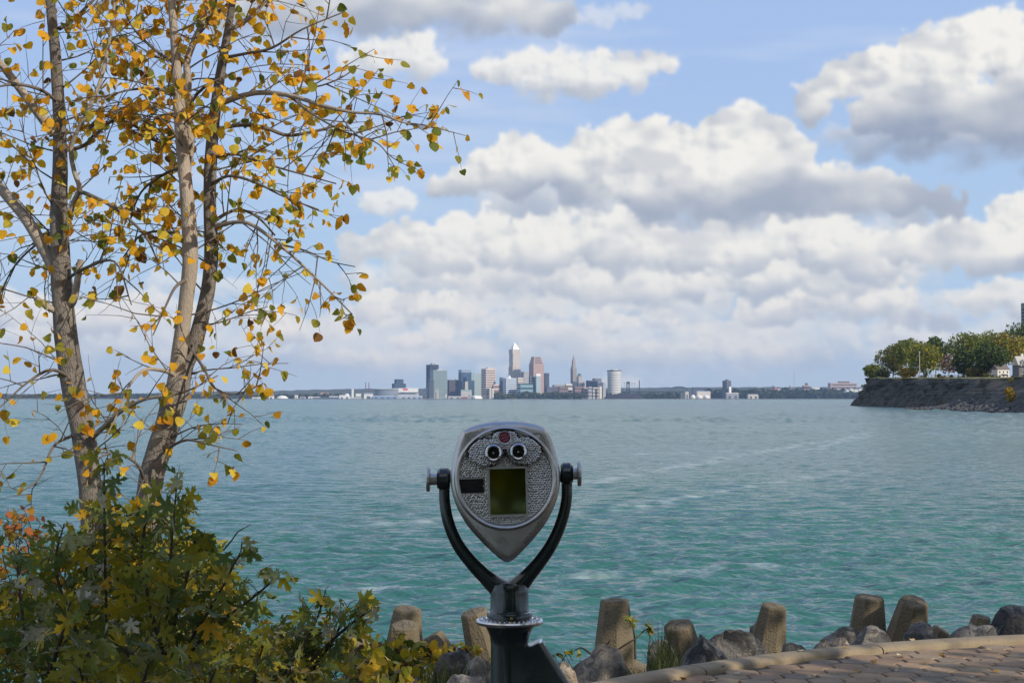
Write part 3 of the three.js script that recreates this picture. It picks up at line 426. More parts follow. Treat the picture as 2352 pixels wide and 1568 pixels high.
const maple = [[0.03, 0.0], [0.16, -0.05], [0.38, -0.13], [0.33, -0.02], [0.47, 0.03], [0.3, 0.1], [0.17, 0.2], [0.34, 0.25], [0.53, 0.29], [0.47, 0.38], [0.61, 0.54], [0.44, 0.5], [0.35, 0.57], [0.2, 0.43], [0.1, 0.41], [0.13, 0.6], [0.26, 0.73], [0.15, 0.75], [0.13, 0.88], [0.06, 0.87], [0, 1.06]];
const mapleLeaves = [flatLeaf(maple, 0.25, 0.18), flatLeaf(maple, 0.5, 0.35, 0.2), flatLeaf(maple, -0.2, 0.3, -0.3), flatLeaf(maple.map(([x, y]) => [x * 0.85, y]), 0.75, 0.1, 0.2)];
const barkH = tex(512, 512, (u, v) => { const a = Math.abs(tile(u, v, 9, 4, 3) * 0.5 + tile(u * 1, v, 26, 3, 5) * 0.5), b = tile(u, v, 40, 2, 7); return clamp(0.55 + 0.9 * a - 0.3 + 0.25 * b); }, { rep: [2.2, 0.9] });
const barkC = (r, g, b, seed) => tex(256, 512, (u, v) => { const n = tile(u, v, 5, 5, seed), l = Math.max(0, tile(u, v * 1, 3, 2, seed + 4) * 0.6 + tile(u, v, 30, 2, seed + 2) * 0.4), s = sstep(0.22, 0.34, tile(u, v, 10, 4, seed + 8)), k = 0.9 + 0.45 * n + 0.25 * l - 0.35 * s; return [r * k, g * k, b * k]; }, { rep: [1.6, 0.7] });
const barkPale = std(1, 1, 1, 0.9, { map: barkC(0.40, 0.335, 0.265, 2), bumpMap: barkH, bumpScale: 0.012 });
const barkDark = std(1, 1, 1, 0.92, { map: barkC(0.235, 0.205, 0.175, 5), bumpMap: barkH, bumpScale: 0.03 });
const twigMat = std(0.14, 0.115, 0.09, 0.85);

function twigs(out, spots, r, p, dir, len, rad, level, o) {
  const n = level === 0 ? 4 : 3, pts = [p.clone()], d = dir.clone().normalize(); let c = p.clone();
  for (let i = 0; i < n; i++) { d.x += (r() - 0.5) * 0.45; d.y += (r() - 0.5) * 0.4 + (o.lift ?? 0.06) - (i / n) * (o.droop ?? 0.16); d.z += (r() - 0.5) * 0.45; d.normalize(); c = c.clone().addScaledVector(d, len / n); pts.push(c); }
  out.push(limb(pts, [rad, rad * 0.75, rad * 0.55, rad * 0.35], level === 0 ? 5 : 4, level === 0 ? 2 : 1));
  if (level < o.depth) { const kids = Math.round(o.kids * (0.6 + 0.8 * r())); for (let i = 0; i < kids; i++) { const t = (i + 0.6 + 0.4 * r()) / (kids + 0.4), f = Math.min(n - 1, Math.floor(t * n)), q = pts[f].clone().lerp(pts[f + 1], t * n - f), side = V(r() - 0.5, r() - 0.5, r() - 0.5).normalize(), dd = pts[f + 1].clone().sub(pts[f]).normalize().multiplyScalar(0.7).addScaledVector(side, 0.9); twigs(out, spots, r, q, dd, len * (0.38 + 0.3 * r()), rad * 0.55, level + 1, o); } }
  if (level >= 1 || r() < 0.7) { const m = level >= o.depth ? o.leaves : 1; for (let i = 0; i < m; i++) { const t = i === 0 ? 1 : 0.35 + 0.6 * r(), f = Math.min(n - 1, Math.floor(t * n)); spots.push([pts[f].clone().lerp(pts[f + 1], Math.min(1, t * n - f)), d.clone()]); } }
}
function putLeaves(parent, name, spots, geos, mats, pick, size, r, most, hang = 1) {
  const up = V(0, 1, 0), big = spots.slice().sort((a, b) => b[0].z - a[0].z), rest = mats.map(() => []);
  big.forEach(([p, d], i) => {
    const q = new THREE.Quaternion(), tip = V((r() - 0.5) * 1.3 + d.x * 0.5, -hang * (0.2 + r()) + d.y * 0.3, (r() - 0.5) * 1.3 + d.z * 0.4).normalize(); q.setFromUnitVectors(up, tip); q.premultiply(new THREE.Quaternion().setFromAxisAngle(tip, r() * 6.283));
    const s = size * (0.7 + 0.6 * r()), g = geos[Math.floor(r() * geos.length)], mi = pick(p, r), off = tip.clone().multiplyScalar(size * 0.08).add(p);
    if (i < most) { const m = mesh(name, g, mats[mi], parent); m.position.copy(off); m.quaternion.copy(q); m.scale.setScalar(s); }
    else { const c = g.clone(); c.applyMatrix4(new THREE.Matrix4().compose(off, q, V(s, s, s))); rest[mi].push(c); }
  });
  rest.forEach((a, i) => { if (a.length) mesh('leaves', merge(a), mats[i], parent).userData.kind = 'stuff'; });
}
// ---------------------------------------------------------------- two cottonwoods on the bank
{
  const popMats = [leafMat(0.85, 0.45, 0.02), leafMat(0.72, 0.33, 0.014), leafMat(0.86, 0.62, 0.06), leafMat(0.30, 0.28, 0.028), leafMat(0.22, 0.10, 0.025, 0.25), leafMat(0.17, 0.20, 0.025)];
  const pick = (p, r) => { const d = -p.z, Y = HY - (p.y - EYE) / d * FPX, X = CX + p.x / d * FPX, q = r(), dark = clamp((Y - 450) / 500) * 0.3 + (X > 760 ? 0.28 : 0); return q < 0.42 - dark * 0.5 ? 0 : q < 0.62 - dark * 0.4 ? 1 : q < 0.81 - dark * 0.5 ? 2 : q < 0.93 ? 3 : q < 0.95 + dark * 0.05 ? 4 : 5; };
  const keep = (s, r) => { const d = -s[0].z, X = CX + s[0].x / d * FPX, Y = HY - (s[0].y - EYE) / d * FPX; if (Y < -260) return r() < 0.25; if (Y < 560) return r() < (X < 380 ? 0.68 : 0.95); if (Y < 1130) return r() < (X > 470 && X < 620 ? 0.45 : 0.5); return r() < 0.3; };
  // limbs as [x, y, extra depth, thickness] in the direction they are seen in
  const line = (D, a) => ({ pts: a.map(([x, y, dz]) => at(x, y, D + (dz ?? 0))), rad: a.map(([, , dz, w]) => w / 2 / FPX * (D + (dz ?? 0))) });
  function cottonwood(label, D, seed, trunks, limbs) {
    const r = rng(seed), base = at(trunks[0][0][0], trunks[0][0][1], D), foot = V(base.x, bankY(base.x, base.z) - 0.1, base.z), g = thing('cottonwood_tree', label, 'tree', [foot.x, foot.y, foot.z], 0, 'cottonwood trees on the bank');
    const toLocal = (p) => p.clone().sub(foot), spots = [];
    const opt = { depth: 2, kids: 3.4, leaves: 3, droop: 0.2, lift: 0.05 };
    trunks.forEach((a, i) => {
      const L = line(D, a); if (i === 0) { L.pts.unshift(foot.clone()); L.rad.unshift(L.rad[0] * 1.3); }
      mesh('trunk', limb(L.pts.map(toLocal), L.rad, 20, 6, 0.05), i === 0 ? barkDark : barkPale, g);
      // young shoots along the upper stem
      const c = new THREE.CatmullRomCurve3(L.pts), len = c.getLength(), out = [];
      for (let s = 0.1; s < len; s += 0.2) { const p = c.getPointAt(s / len), Y = HY - (p.y - EYE) / -p.z * FPX; if (Y > 1080 || (Y > 560 && r() < 0.35)) continue; const a2 = r() * 6.283; twigs(out, spots, r, p, V(Math.cos(a2), 0.15 + 0.5 * r(), Math.sin(a2) * 0.7), 0.4 + 0.55 * r(), 0.0065, 0, opt); }
      if (out.length) { const m = merge(out); m.translate(-foot.x, -foot.y, -foot.z); mesh('shoots', m, twigMat, g).userData.kind = 'stuff'; }
    });
    for (const a of limbs) {
      const L = line(D, a), out = [], c = new THREE.CatmullRomCurve3(L.pts), len = c.getLength(), dense = a.dense ?? 1;
      out.push(limb(L.pts, L.rad, 10, 5, 0.04));
      const b = mesh('branch', (() => { const m = merge(out); m.translate(-foot.x, -foot.y, -foot.z); return m; })(), L.rad[0] > 0.016 ? barkPale : twigMat, g);
      const tw = []; for (let s = 0.12; s < len; s += 0.13 / dense) { const p = c.getPointAt(s / len), t = c.getTangentAt(s / len), side = V(r() - 0.5, r() - 0.45, r() - 0.5).normalize(); twigs(tw, spots, r, p, t.multiplyScalar(0.6).addScaledVector(side, 0.8), (0.22 + 0.42 * r()) * (1.1 - 0.4 * s / len), 0.005, 1, { ...opt, depth: 2, kids: 2.6, leaves: 3 }); }
      const end = L.pts[L.pts.length - 1], nt = Math.round(3 + 5 * r()); for (let i = 0; i < nt; i++) spots.push([end.clone().add(V((r() - 0.5) * 0.1, -0.13 * r(), (r() - 0.5) * 0.12)), V(r() - 0.5, -1, r() - 0.5)]);
      if (tw.length) { const m = merge(tw); m.translate(-foot.x, -foot.y, -foot.z); mesh('twig', m, twigMat, b).userData.kind = 'stuff'; }
    }
    const kept = spots.filter((s) => keep(s, r)).map(([p, d]) => [toLocal(p), d]);
    const nearest = (p, rr) => pick(p.clone().add(foot), rr);
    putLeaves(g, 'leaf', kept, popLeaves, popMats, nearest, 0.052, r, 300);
    return kept.length;
  }
  const n1 = cottonwood('slender cottonwood with a single leaning trunk at the left edge, sparse orange leaves', 10.9, 31,
    [[[222, 1300, 0, 62], [208, 1120, 0, 52], [192, 1000, 0, 54], [167, 880, 0, 56], [148, 760, 0, 52], [139, 650, 0, 48], [131, 500, 0, 40], [133, 380, 0, 34], [130, 280, 0, 29], [122, 150, 0, 26], [112, 50, 0, 24], [98, -90, 0, 20], [90, -330, 0, 10]]],
    [[[130, 628, 0, 34], [98, 570, 0.05, 30], [58, 505, 0.1, 27], [0, 435, 0.2, 24], [-70, 350, 0.3, 20], [-160, 200, 0.4, 14]],
     [[118, 305, 0, 24], [80, 255, -0.1, 22], [0, 150, -0.2, 18], [-60, 80, -0.3, 14], [-120, -40, -0.3, 8]],
     [[140, 600, -0.02, 16], [150, 520, -0.1, 14], [165, 462, -0.15, 13], [178, 432, -0.2, 12], [165, 390, -0.2, 11], [158, 335, -0.25, 11], [190, 262, -0.3, 10], [223, 185, -0.3, 9], [245, 80, -0.3, 8], [262, -60, -0.3, 6]],
     [[176, 437, -0.2, 10], [210, 450, -0.25, 9], [262, 478, -0.3, 8], [330, 540, -0.35, 6], [360, 600, -0.4, 3]],
     [[135, 345, 0, 10], [190, 330, 0.2, 9], [260, 272, 0.3, 8], [330, 302, 0.4, 6], [380, 340, 0.45, 4]],
     [[190, 300, 0.1, 10], [240, 262, 0.2, 9], [300, 300, 0.25, 8], [350, 320, 0.3, 6], [400, 352, 0.3, 4]],
     [[213, 1004, -0.02, 13], [246, 973, -0.2, 12], [277, 945, -0.3, 10], [333, 917, -0.4, 7], [423, 900, -0.5, 5], [500, 862, -0.5, 3]],
     [[128, 60, 0, 11], [160, 40, 0.1, 9], [200, 0, 0.2, 7], [260, -60, 0.2, 4]],
     [[126, 230, 0, 9], [80, 200, -0.3, 8], [30, 190, -0.4, 6], [-40, 200, -0.5, 4]],
     [[155, 700, 0, 22], [166, 690, -0.06, 18], [182, 596, -0.1, 14]],
     [[140, 720, 0, 18], [110, 706, -0.05, 15], [78, 684, -0.08, 13]],
     [[160, 866, 0, 9], [110, 850, -0.3, 7], [60, 880, -0.4, 5], [0, 935, -0.5, 3]],
     [[165, 1000, 0, 8], [120, 1030, -0.4, 6], [90, 1100, -0.5, 4], [50, 1128, -0.6, 3]],
     [[150, 640, 0, 8], [200, 612, -0.2, 7], [260, 600, -0.3, 5], [300, 700, -0.4, 3]],
     [[140, 520, 0, 7], [80, 560, 0.3, 6], [30, 610, 0.4, 4], [-10, 690, 0.4, 3]]]);
  const n2 = cottonwood('twin-stemmed cottonwood forking low, orange leaves on branches reaching right', 10.6, 47,
    [[[322, 1330, 0, 58], [338, 1180, 0, 56], [352, 1080, 0, 58], [384, 980, 0, 56], [405, 900, 0, 58], [424, 836, 0.02, 42], [442, 800, 0.04, 38], [462, 730, 0.06, 35], [478, 650, 0.08, 32], [483, 560, 0.1, 32], [479, 480, 0.1, 30], [479, 400, 0.1, 30], [483, 320, 0.1, 28], [491, 240, 0.1, 26], [504, 150, 0.1, 22], [519, 60, 0.1, 18], [534, -50, 0.1, 14], [545, -300, 0.1, 7]],
     [[398, 905, 0, 40], [408, 830, -0.02, 36], [417, 760, -0.05, 35], [426, 690, -0.07, 34], [434, 600, -0.1, 36], [430, 500, -0.1, 34], [421, 400, -0.1, 30], [411, 300, -0.1, 28], [405, 220, -0.1, 26], [396, 100, -0.1, 20], [384, -50, -0.1, 16], [375, -300, -0.1, 8]],
     [[421, 395, -0.08, 22], [431, 350, -0.04, 20], [431, 290, 0, 19], [422, 250, 0.02, 18], [427, 190, 0.04, 17], [424, 140, 0.06, 16], [440, 90, 0.06, 15], [470, 20, 0.06, 13], [490, -80, 0.06, 9]]],
    [Object.assign([[492, 238, 0.1, 16], [540, 220, 0, 13], [592, 209, -0.15, 12], [664, 216, -0.3, 11], [746, 241, -0.45, 9], [805, 254, -0.5, 7], [871, 260, -0.55, 5], [921, 277, -0.6, 4], [967, 287, -0.6, 3], [1003, 280, -0.6, 2]], { dense: 0.85 }),
     [[664, 216, -0.3, 6], [700, 200, -0.3, 5], [740, 191, -0.35, 4], [785, 172, -0.4, 3], [823, 145, -0.4, 2]],
     [[484, 295, 0.1, 10], [557, 284, 0.2, 9], [610, 292, 0.25, 9], [657, 308, 0.3, 8], [723, 298, 0.3, 7], [789, 287, 0.3, 4], [840, 330, 0.3, 3]],
     Object.assign([[486, 522, 0.1, 12], [530, 510, 0, 9], [569, 512, -0.1, 9], [620, 545, -0.2, 8], [658, 576, -0.25, 7], [697, 612, -0.3, 6], [735, 648, -0.3, 5], [774, 687, -0.35, 4], [809, 722, -0.35, 3]], { dense: 0.9 }),
     [[486, 510, 0.1, 9], [517, 489, 0.2, 8], [548, 480, 0.25, 7], [590, 498, 0.3, 6], [630, 540, 0.35, 4]],
     [[640, 560, -0.2, 5], [700, 575, -0.2, 4], [760, 600, -0.2, 3], [815, 612, -0.2, 2]],
     [[519, 62, 0.1, 13], [545, 50, 0.1, 12], [574, 29, 0.1, 11], [620, -25, 0.1, 9], [680, -120, 0.1, 6]],
     [[500, 130, 0.1, 8], [560, 118, -0.1, 7], [620, 105, -0.2, 6], [690, 62, -0.3, 4], [790, 20, -0.3, 3]],
     [[482, 360, 0.1, 8], [540, 352, -0.1, 7], [600, 372, -0.2, 6], [680, 395, -0.25, 4], [770, 420, -0.3, 3]],
     [[482, 420, 0.1, 8], [530, 402, -0.2, 7], [590, 420, -0.3, 6], [650, 450, -0.35, 4], [730, 480, -0.4, 3]],
     [[660, 216, -0.3, 6], [720, 262, -0.3, 5], [790, 300, -0.4, 4], [870, 330, -0.5, 3], [905, 380, -0.5, 2]],
     [[405, 215, -0.1, 8], [350, 200, -0.3, 7], [280, 205, -0.4, 5], [220, 230, -0.5, 3]],
     [[400, 140, -0.1, 8], [350, 110, 0.2, 7], [300, 60, 0.3, 5], [270, 0, 0.4, 3]],
     [[500, 170, 0.1, 8], [450, 210, 0.3, 7], [420, 250, 0.4, 6], [360, 262, 0.5, 4]],
     [[405, 862, -0.02, 12], [370, 850, -0.2, 9], [330, 850, -0.3, 8], [300, 880, -0.35, 6], [270, 950, -0.4, 4], [240, 1010, -0.4, 3]],
     [[440, 805, 0.04, 8], [470, 850, -0.2, 6], [492, 890, -0.3, 5], [540, 905, -0.35, 4], [605, 880, -0.4, 2]],
     [[428, 640, -0.1, 10], [400, 660, -0.25, 7], [380, 700, -0.3, 5], [350, 770, -0.35, 3]],
     [[338, 1120, 0, 8], [310, 1060, -0.3, 7], [260, 1040, -0.4, 5], [210, 1060, -0.5, 3]],
     [[370, 1040, 0, 7], [430, 1010, -0.3, 6], [480, 1020, -0.4, 4], [545, 1035, -0.4, 2]],
     [[430, 560, -0.1, 8], [380, 530, 0.2, 7], [320, 540, 0.3, 5], [280, 590, 0.4, 3]],
     [[418, 380, -0.1, 8], [370, 400, 0.1, 7], [320, 440, 0.2, 5], [290, 520, 0.3, 3]]]);
  console.log('cottonwood leaves', n1, n2);
}

// ---------------------------------------------------------------- boulders
const rockTex = (seed, c0, c1, c2) => tex(512, 512, (u, v) => { const n = tile(u, v, 4, 5, seed), l = sstep(-0.02, 0.12, tile(u, v, 7, 5, seed + 3)), sp = tile(u, v, 70, 2, seed + 6), d = sstep(0.0, 0.16, tile(u, v, 3, 5, seed + 9)); const k = 0.85 + 0.5 * n + 0.6 * sp; return [0, 1, 2].map((i) => mixv(mixv(c0[i], c1[i], l), c2[i], d * 0.9) * k); });
const rockBump = tex(512, 512, (u, v) => 0.5 + 0.45 * tile(u, v, 9, 6, 2) + 0.2 * Math.abs(tile(u, v, 24, 4, 5)));
const rockMats = [std(1, 1, 1, 0.9, { map: rockTex(1, [0.34, 0.29, 0.22], [0.18, 0.155, 0.125], [0.045, 0.043, 0.04]), bumpMap: rockBump, bumpScale: 0.06 }), std(1, 1, 1, 0.9, { map: rockTex(4, [0.19, 0.175, 0.15], [0.085, 0.08, 0.072], [0.028, 0.028, 0.028]), bumpMap: rockBump, bumpScale: 0.06 }), std(1, 1, 1, 0.9, { map: rockTex(7, [0.46, 0.38, 0.29], [0.36, 0.28, 0.2], [0.2, 0.17, 0.14]), bumpMap: rockBump, bumpScale: 0.06 })];
function boxUV(g, s = 1) { const p = g.attributes.position, n = g.attributes.normal, u = new Float32Array(p.count * 2); for (let i = 0; i < p.count; i++) { const ax = Math.abs(n.getX(i)), ay = Math.abs(n.getY(i)), az = Math.abs(n.getZ(i)); const [a, b] = ay > ax && ay > az ? [p.getX(i), p.getZ(i)] : ax > az ? [p.getZ(i), p.getY(i)] : [p.getX(i), p.getY(i)]; u[i * 2] = a * s; u[i * 2 + 1] = b * s; } g.setAttribute('uv', new THREE.BufferAttribute(u, 2)); return g; }
function boulderGeo(seed, w, h, d, cuts = 13) {
  const r = rng(seed), g0 = new THREE.IcosahedronGeometry(1, 5); g0.deleteAttribute('uv'); g0.deleteAttribute('normal'); const g = mergeVertices(g0, 1e-4), p = g.attributes.position, pl = [];
  for (let i = 0; i < cuts; i++) { const n = V(r() * 2 - 1, r() * 1.3 - 0.3, r() * 2 - 1).normalize(); pl.push([n, 0.7 + 0.28 * r()]); }
  for (let i = 0; i < p.count; i++) { const v = V(p.getX(i), p.getY(i), p.getZ(i)), q4 = Math.pow(Math.abs(v.x) ** 3 + Math.abs(v.y) ** 3 + Math.abs(v.z) ** 3, -1 / 3); v.multiplyScalar(q4); for (const [n, dd] of pl) { const t = v.dot(n) - dd; if (t > 0) v.addScaledVector(n, -t * 0.92); } const k = 1 + 0.16 * fbm3(v.x * 1.8 + seed, v.y * 1.8, v.z * 1.8, 5) - 0.16 * Math.abs(fbm3(v.x * 4, v.y * 4 + seed, v.z * 4, 5)) + 0.05 * fbm3(v.x * 14, v.y * 14, v.z * 14 + seed, 3); p.setXYZ(i, v.x * w / 2 * k, v.y * h / 2 * k, v.z * d / 2 * k); }
  g.computeVertexNormals(); return boxUV(g, 0.9);
}
// [x0, x1, top y, depth, height in m, material, label, turn]
const rocks = [
  [1268, 1512, 1477, 11.6, 0.62, 0, 'broad tan and black stained boulder just right of the viewer post', 0.4],
  [1532, 1712, 1438, 12.3, 0.62, 1, 'dark humped boulder with a pale crown behind the kerb, right of the weeds', 1.2],
  [1622, 1752, 1434, 13.2, 0.5, 1, 'peaked grey boulder leaning on the back of the dark humped one', 2.2],
  [1255, 1345, 1508, 10.7, 0.42, 2, 'small pale rock half hidden by the coin box', 0.2],
  [995, 1092, 1486, 12.0, 0.40, 1, 'nearly black rock left of the viewer post among yellow leaves', 0.9],
  [1046, 1150, 1503, 11.3, 0.22, 0, 'flat grey slab left of the viewer post', 0.1],
  [1000, 1150, 1538, 10.4, 0.32, 2, 'pale granite boulder at the bottom edge beside the post', 0.7],
  [1856, 1996, 1428, 15.0, 0.42, 1, 'long low grey boulder left of the tallest concrete leg', 0.15],
  [1930, 2060, 1437, 13.9, 0.34, 1, 'rounded dark boulder in front of the tallest concrete leg', 1.8],
  [2058, 2172, 1424, 14.2, 0.36, 1, 'pointed dark boulder in front of the slant-topped concrete leg', 2.6],
  [2232, 2420, 1390, 14.8, 0.66, 1, 'large dark boulder at the right edge behind the kerb', 0.5],
  [2160, 2300, 1432, 13.6, 0.3, 1, 'low flat boulder against the kerb near the right edge', 1.1],
  [1690, 1790, 1464, 14.0, 0.3, 1, 'low dark rock at the foot of the leaning concrete leg', 0.3],
  [1780, 1880, 1470, 13.3, 0.26, 1, 'thin flat rock behind the kerb between two concrete legs', 2.0],
  [1880, 1960, 1462, 12.7, 0.24, 0, 'small grey rock touching the kerb', 1.5],
  [1480, 1560, 1470, 14.8, 0.35, 1, 'dark rock behind the weeds', 0.6],
  [900, 1010, 1520, 12.9, 0.4, 1, 'dark rock under the yellow vine', 0.8],
];
rocks.forEach(([x0, x1, y, d, h, m, label, turn], i) => { const w = (x1 - x0) / FPX * d, p = at((x0 + x1) / 2, y, d), o = mesh('boulder', boulderGeo(60 + i, w * 1.04, h * 1.9, w * 0.85), rockMats[m]); o.position.set(p.x, p.y - h * 0.95, p.z); o.rotation.y = (turn - 1.3) * 0.4; tag(o, label, 'boulder', 'boulders along the shore'); });

// ---------------------------------------------------------------- four-legged concrete blocks
const concTex = tex(1024, 1024, (u, v) => { const n = tile(u, v, 4, 5, 2), a = tile(u, v, 90, 2, 5), st = sstep(0.05, 0.4, tile(u, v, 3, 5, 8)), hole = sstep(0.36, 0.42, tile(u, v, 34, 2, 12)), lich = sstep(0.3, 0.42, tile(u, v, 14, 4, 17)); let k = (0.9 + 0.3 * n + 0.35 * a) * (1 - 0.62 * st) * (1 - 0.7 * hole); k = mixv(k, 1.25, lich * 0.25); return [0.33 * k, 0.275 * k * (1 - 0.02 * n), 0.185 * k]; });
const concBump = tex(512, 512, (u, v) => 0.5 + 0.25 * tile(u, v, 40, 3, 3) - 0.5 * sstep(0.36, 0.42, tile(u, v, 17, 2, 12)) + 0.2 * tile(u, v, 6, 3, 4));
const concMat = std(0.54, 0.525, 0.49, 0.93, { map: concTex, bumpMap: concBump, bumpScale: 0.035 });
function tetrapodGeo(L, r0, r1, seed) {
  const parts = [], r = rng(seed), dirs = [V(0, 1, 0), V(0.943, -0.333, 0), V(-0.471, -0.333, 0.816), V(-0.471, -0.333, -0.816)];
  for (const d of dirs) {
    const pr = [[0, -0.1], [r0 * 1.06, -0.1], [r0, 0.12 * L], [r1 * 1.005, L - 0.02], [r1 * 0.94, L], [r1 * 0.5, L + 0.006], [0, L + 0.004]], lg = new THREE.LatheGeometry(pr.map((p) => new THREE.Vector2(p[0], p[1])), 8);
    const sub = lg.toNonIndexed(), p = sub.attributes.position; for (let i = 0; i < p.count; i++) { const x = p.getX(i), y = p.getY(i), z = p.getZ(i), k = 1 + 0.035 * noise3(x * 9 + seed, y * 7, z * 9); p.setXYZ(i, x * k, y + (y > L * 0.9 ? 0.02 * noise3(x * 14, seed, z * 14) : 0), z * k); }
    const c = toCreasedNormals(sub, 0.3); c.applyQuaternion(new THREE.Quaternion().setFromUnitVectors(UPV, d)); parts.push(c);
  }
  return boxUV(merge(parts), 0.8);
}
// [x of top centre, top y, depth, top width px, roll, pitch, turn, label]
const pods = [
  [938, 1393, 18.5, 66, -0.10, 0.08, 0.39, 'sunlit eight-sided concrete leg with a shadowed corner, tallest left of the post'],
  [930, 1432, 16.6, 64, -0.06, 0.3, 0.1, 'shorter sunlit concrete leg with a slanted top in front of the tallest left one'],
  [992, 1455, 18.0, 52, 0.5, -0.1, 0.7, 'low tilted concrete leg between the left pair and the viewer post'],
  [1088, 1400, 17.4, 62, 0.28, 0.16, 0.2, 'concrete leg leaning left directly beside the viewer post'],
  [1410, 1375, 17.0, 66, 0.01, 0.03, 0.05, 'upright concrete leg with a dark left face right of the viewer'],
  [1556, 1430, 18.6, 66, 0.22, 0.25, 0.5, 'half buried tilted concrete leg behind the weeds'],
  [1776, 1386, 16.5, 60, -0.14, 0.1, 0.28, 'pitted concrete leg leaning right, midway along the kerb'],
  [1742, 1434, 18.4, 56, 0.42, 0.2, 0.9, 'low concrete stub peeping out left of the leaning leg'],
  [1994, 1367, 17.2, 66, -0.04, 0.05, 0.3, 'tall concrete leg with a dark left face, second from the right'],
  [2096, 1376, 16.8, 68, -0.12, 0.34, 0.6, 'concrete leg showing its slanted round top, rightmost big one'],
  [2250, 1413, 18.2, 44, -0.2, 0.15, 0.2, 'small dark concrete leg beside the large boulder at the right edge'],
  [2160, 1442, 17.6, 40, -0.5, 0.1, 0.4, 'low concrete stub right of the slant-topped leg'],
  [515, 1362, 17.5, 60, -0.06, 0.1, 0.3, 'sunlit concrete leg glimpsed through the maple leaves, leftmost'],
  [640, 1448, 17.5, 60, 0.2, 0.15, 0.6, 'sunlit concrete leg behind the dead grey stick'],
  [815, 1462, 17.8, 70, 0.3, 0.1, 0.8, 'sunlit concrete leg behind the low maple clump'],
];
const podGeo = [tetrapodGeo(1, 0.315, 0.19, 1), tetrapodGeo(1, 0.31, 0.19, 5), tetrapodGeo(1, 0.305, 0.192, 9)];
pods.forEach(([x, y, d, w, roll, pitch, turn, label], i) => {
  const p = at(x, y, d), s = (w / FPX * d / 2) / 0.19, o = mesh('tetrapod', podGeo[i % 3], concMat); o.scale.setScalar(s); o.rotation.set(pitch, turn, roll, 'ZXY'); o.updateMatrix();
  const tip = V(0, 1, 0).multiplyScalar(s).applyEuler(o.rotation); o.position.set(p.x - tip.x, p.y - tip.y, p.z - tip.z); tag(o, label, 'concrete block', 'tetrapod legs in the breakwater');
});

// ---------------------------------------------------------------- young silver maples
const mapMats = [leafMat(0.20, 0.225, 0.028), leafMat(0.30, 0.275, 0.024), leafMat(0.45, 0.335, 0.018), leafMat(0.125, 0.175, 0.04), leafMat(0.44, 0.42, 0.29, 0.3), leafMat(0.68, 0.37, 0.016), leafMat(0.30, 0.31, 0.13, 0.35)];
const stemMat = std(0.045, 0.035, 0.025, 0.8);
function sapling(label, D, seed, stems, most, o = {}) {
  const r = rng(seed), foot = at(stems[0][0][0], stems[0][0][1], D); foot.y = Math.min(foot.y, bankY(foot.x, foot.z)); const g = thing('silver_maple', label, 'young tree', [foot.x, foot.y, foot.z], 0, 'young silver maples in front'), spots = [];
  for (const st of stems) {
    const pts = st.map(([x, y, dz]) => at(x, y, D + (dz ?? 0))), out = []; if (st === stems[0]) pts.unshift(foot.clone().add(V(0, -0.05, 0)));
    const c = new THREE.CatmullRomCurve3(pts), len = c.getLength(), b = limb(pts, [0.011, 0.009, 0.007, 0.003], 7, 4); b.translate(-foot.x, -foot.y, -foot.z); const stem = mesh('stem', b, stemMat, g);
    for (let s = 0.05; s <= len; s += (o.step ?? 0.05)) {
      const p = c.getPointAt(s / len), t = c.getTangentAt(s / len), a = Math.floor(s / 0.075) * 1.62 + r() * 0.8;
      for (const k of [0, Math.PI]) {
        const dir = V(Math.cos(a + k), 0.25 + 0.3 * r(), Math.sin(a + k) * 0.8).addScaledVector(t, 0.35), L = (0.05 + 0.24 * r() * (1.15 - s / len)) * (o.reach ?? 1), e = p.clone().addScaledVector(dir.clone().normalize(), L);
        out.push(limb([p, p.clone().lerp(e, 0.5).add(V(0, 0.012, 0)), e], [0.0025, 0.0018, 0.0012], 4, 2)); spots.push([e, dir]); if (L > 0.13) { spots.push([p.clone().lerp(e, 0.6), V(-dir.z, dir.y, dir.x)]); if (L > 0.2) spots.push([p.clone().lerp(e, 0.35), V(dir.z, dir.y, -dir.x)]); }
      }
    }
    spots.push([pts[pts.length - 1], V(0, 0.6, 0.4)]);
    const m = merge(out); m.translate(-foot.x, -foot.y, -foot.z); mesh('twig', m, stemMat, stem).userData.kind = 'stuff';
  }
  const pick = (p, q) => { const u = q(), w = o.warm ?? 0; return u < 0.27 ? 0 : u < 0.46 ? 1 : u < 0.60 + w * 0.15 ? 2 : u < 0.83 ? 3 : u < 0.875 ? 4 : u < 0.915 + w * 0.03 ? 5 : 6; };
  putLeaves(g, 'leaf', spots.map(([p, d]) => [p.clone().sub(foot), d]), mapleLeaves, mapMats, pick, o.size ?? 0.115, r, most, 0.75);
  return spots.length;
}
let ml = 0;
ml += sapling('tallest silver maple sapling, in front of the two trunks', 8.4, 3, [[[250, 1620], [248, 1400], [242, 1220], [240, 1062]], [[285, 1500, 0.1], [320, 1330, 0.15], [338, 1180, 0.15], [345, 1150, 0.15]], [[215, 1520, -0.1], [160, 1400, -0.1], [130, 1290, -0.1], [150, 1200, -0.1]]], 300, { size: 0.098 });
ml += sapling('silver maple sapling in front of the forked trunk, grey undersides showing', 8.0, 5, [[[385, 1640], [388, 1430], [396, 1250], [408, 1100]], [[388, 1480, 0.1], [430, 1330, 0.15], [455, 1230, 0.2], [462, 1240, 0.2]], [[380, 1500, -0.2], [345, 1380, -0.2], [330, 1290, -0.25]]], 300, { size: 0.098 });
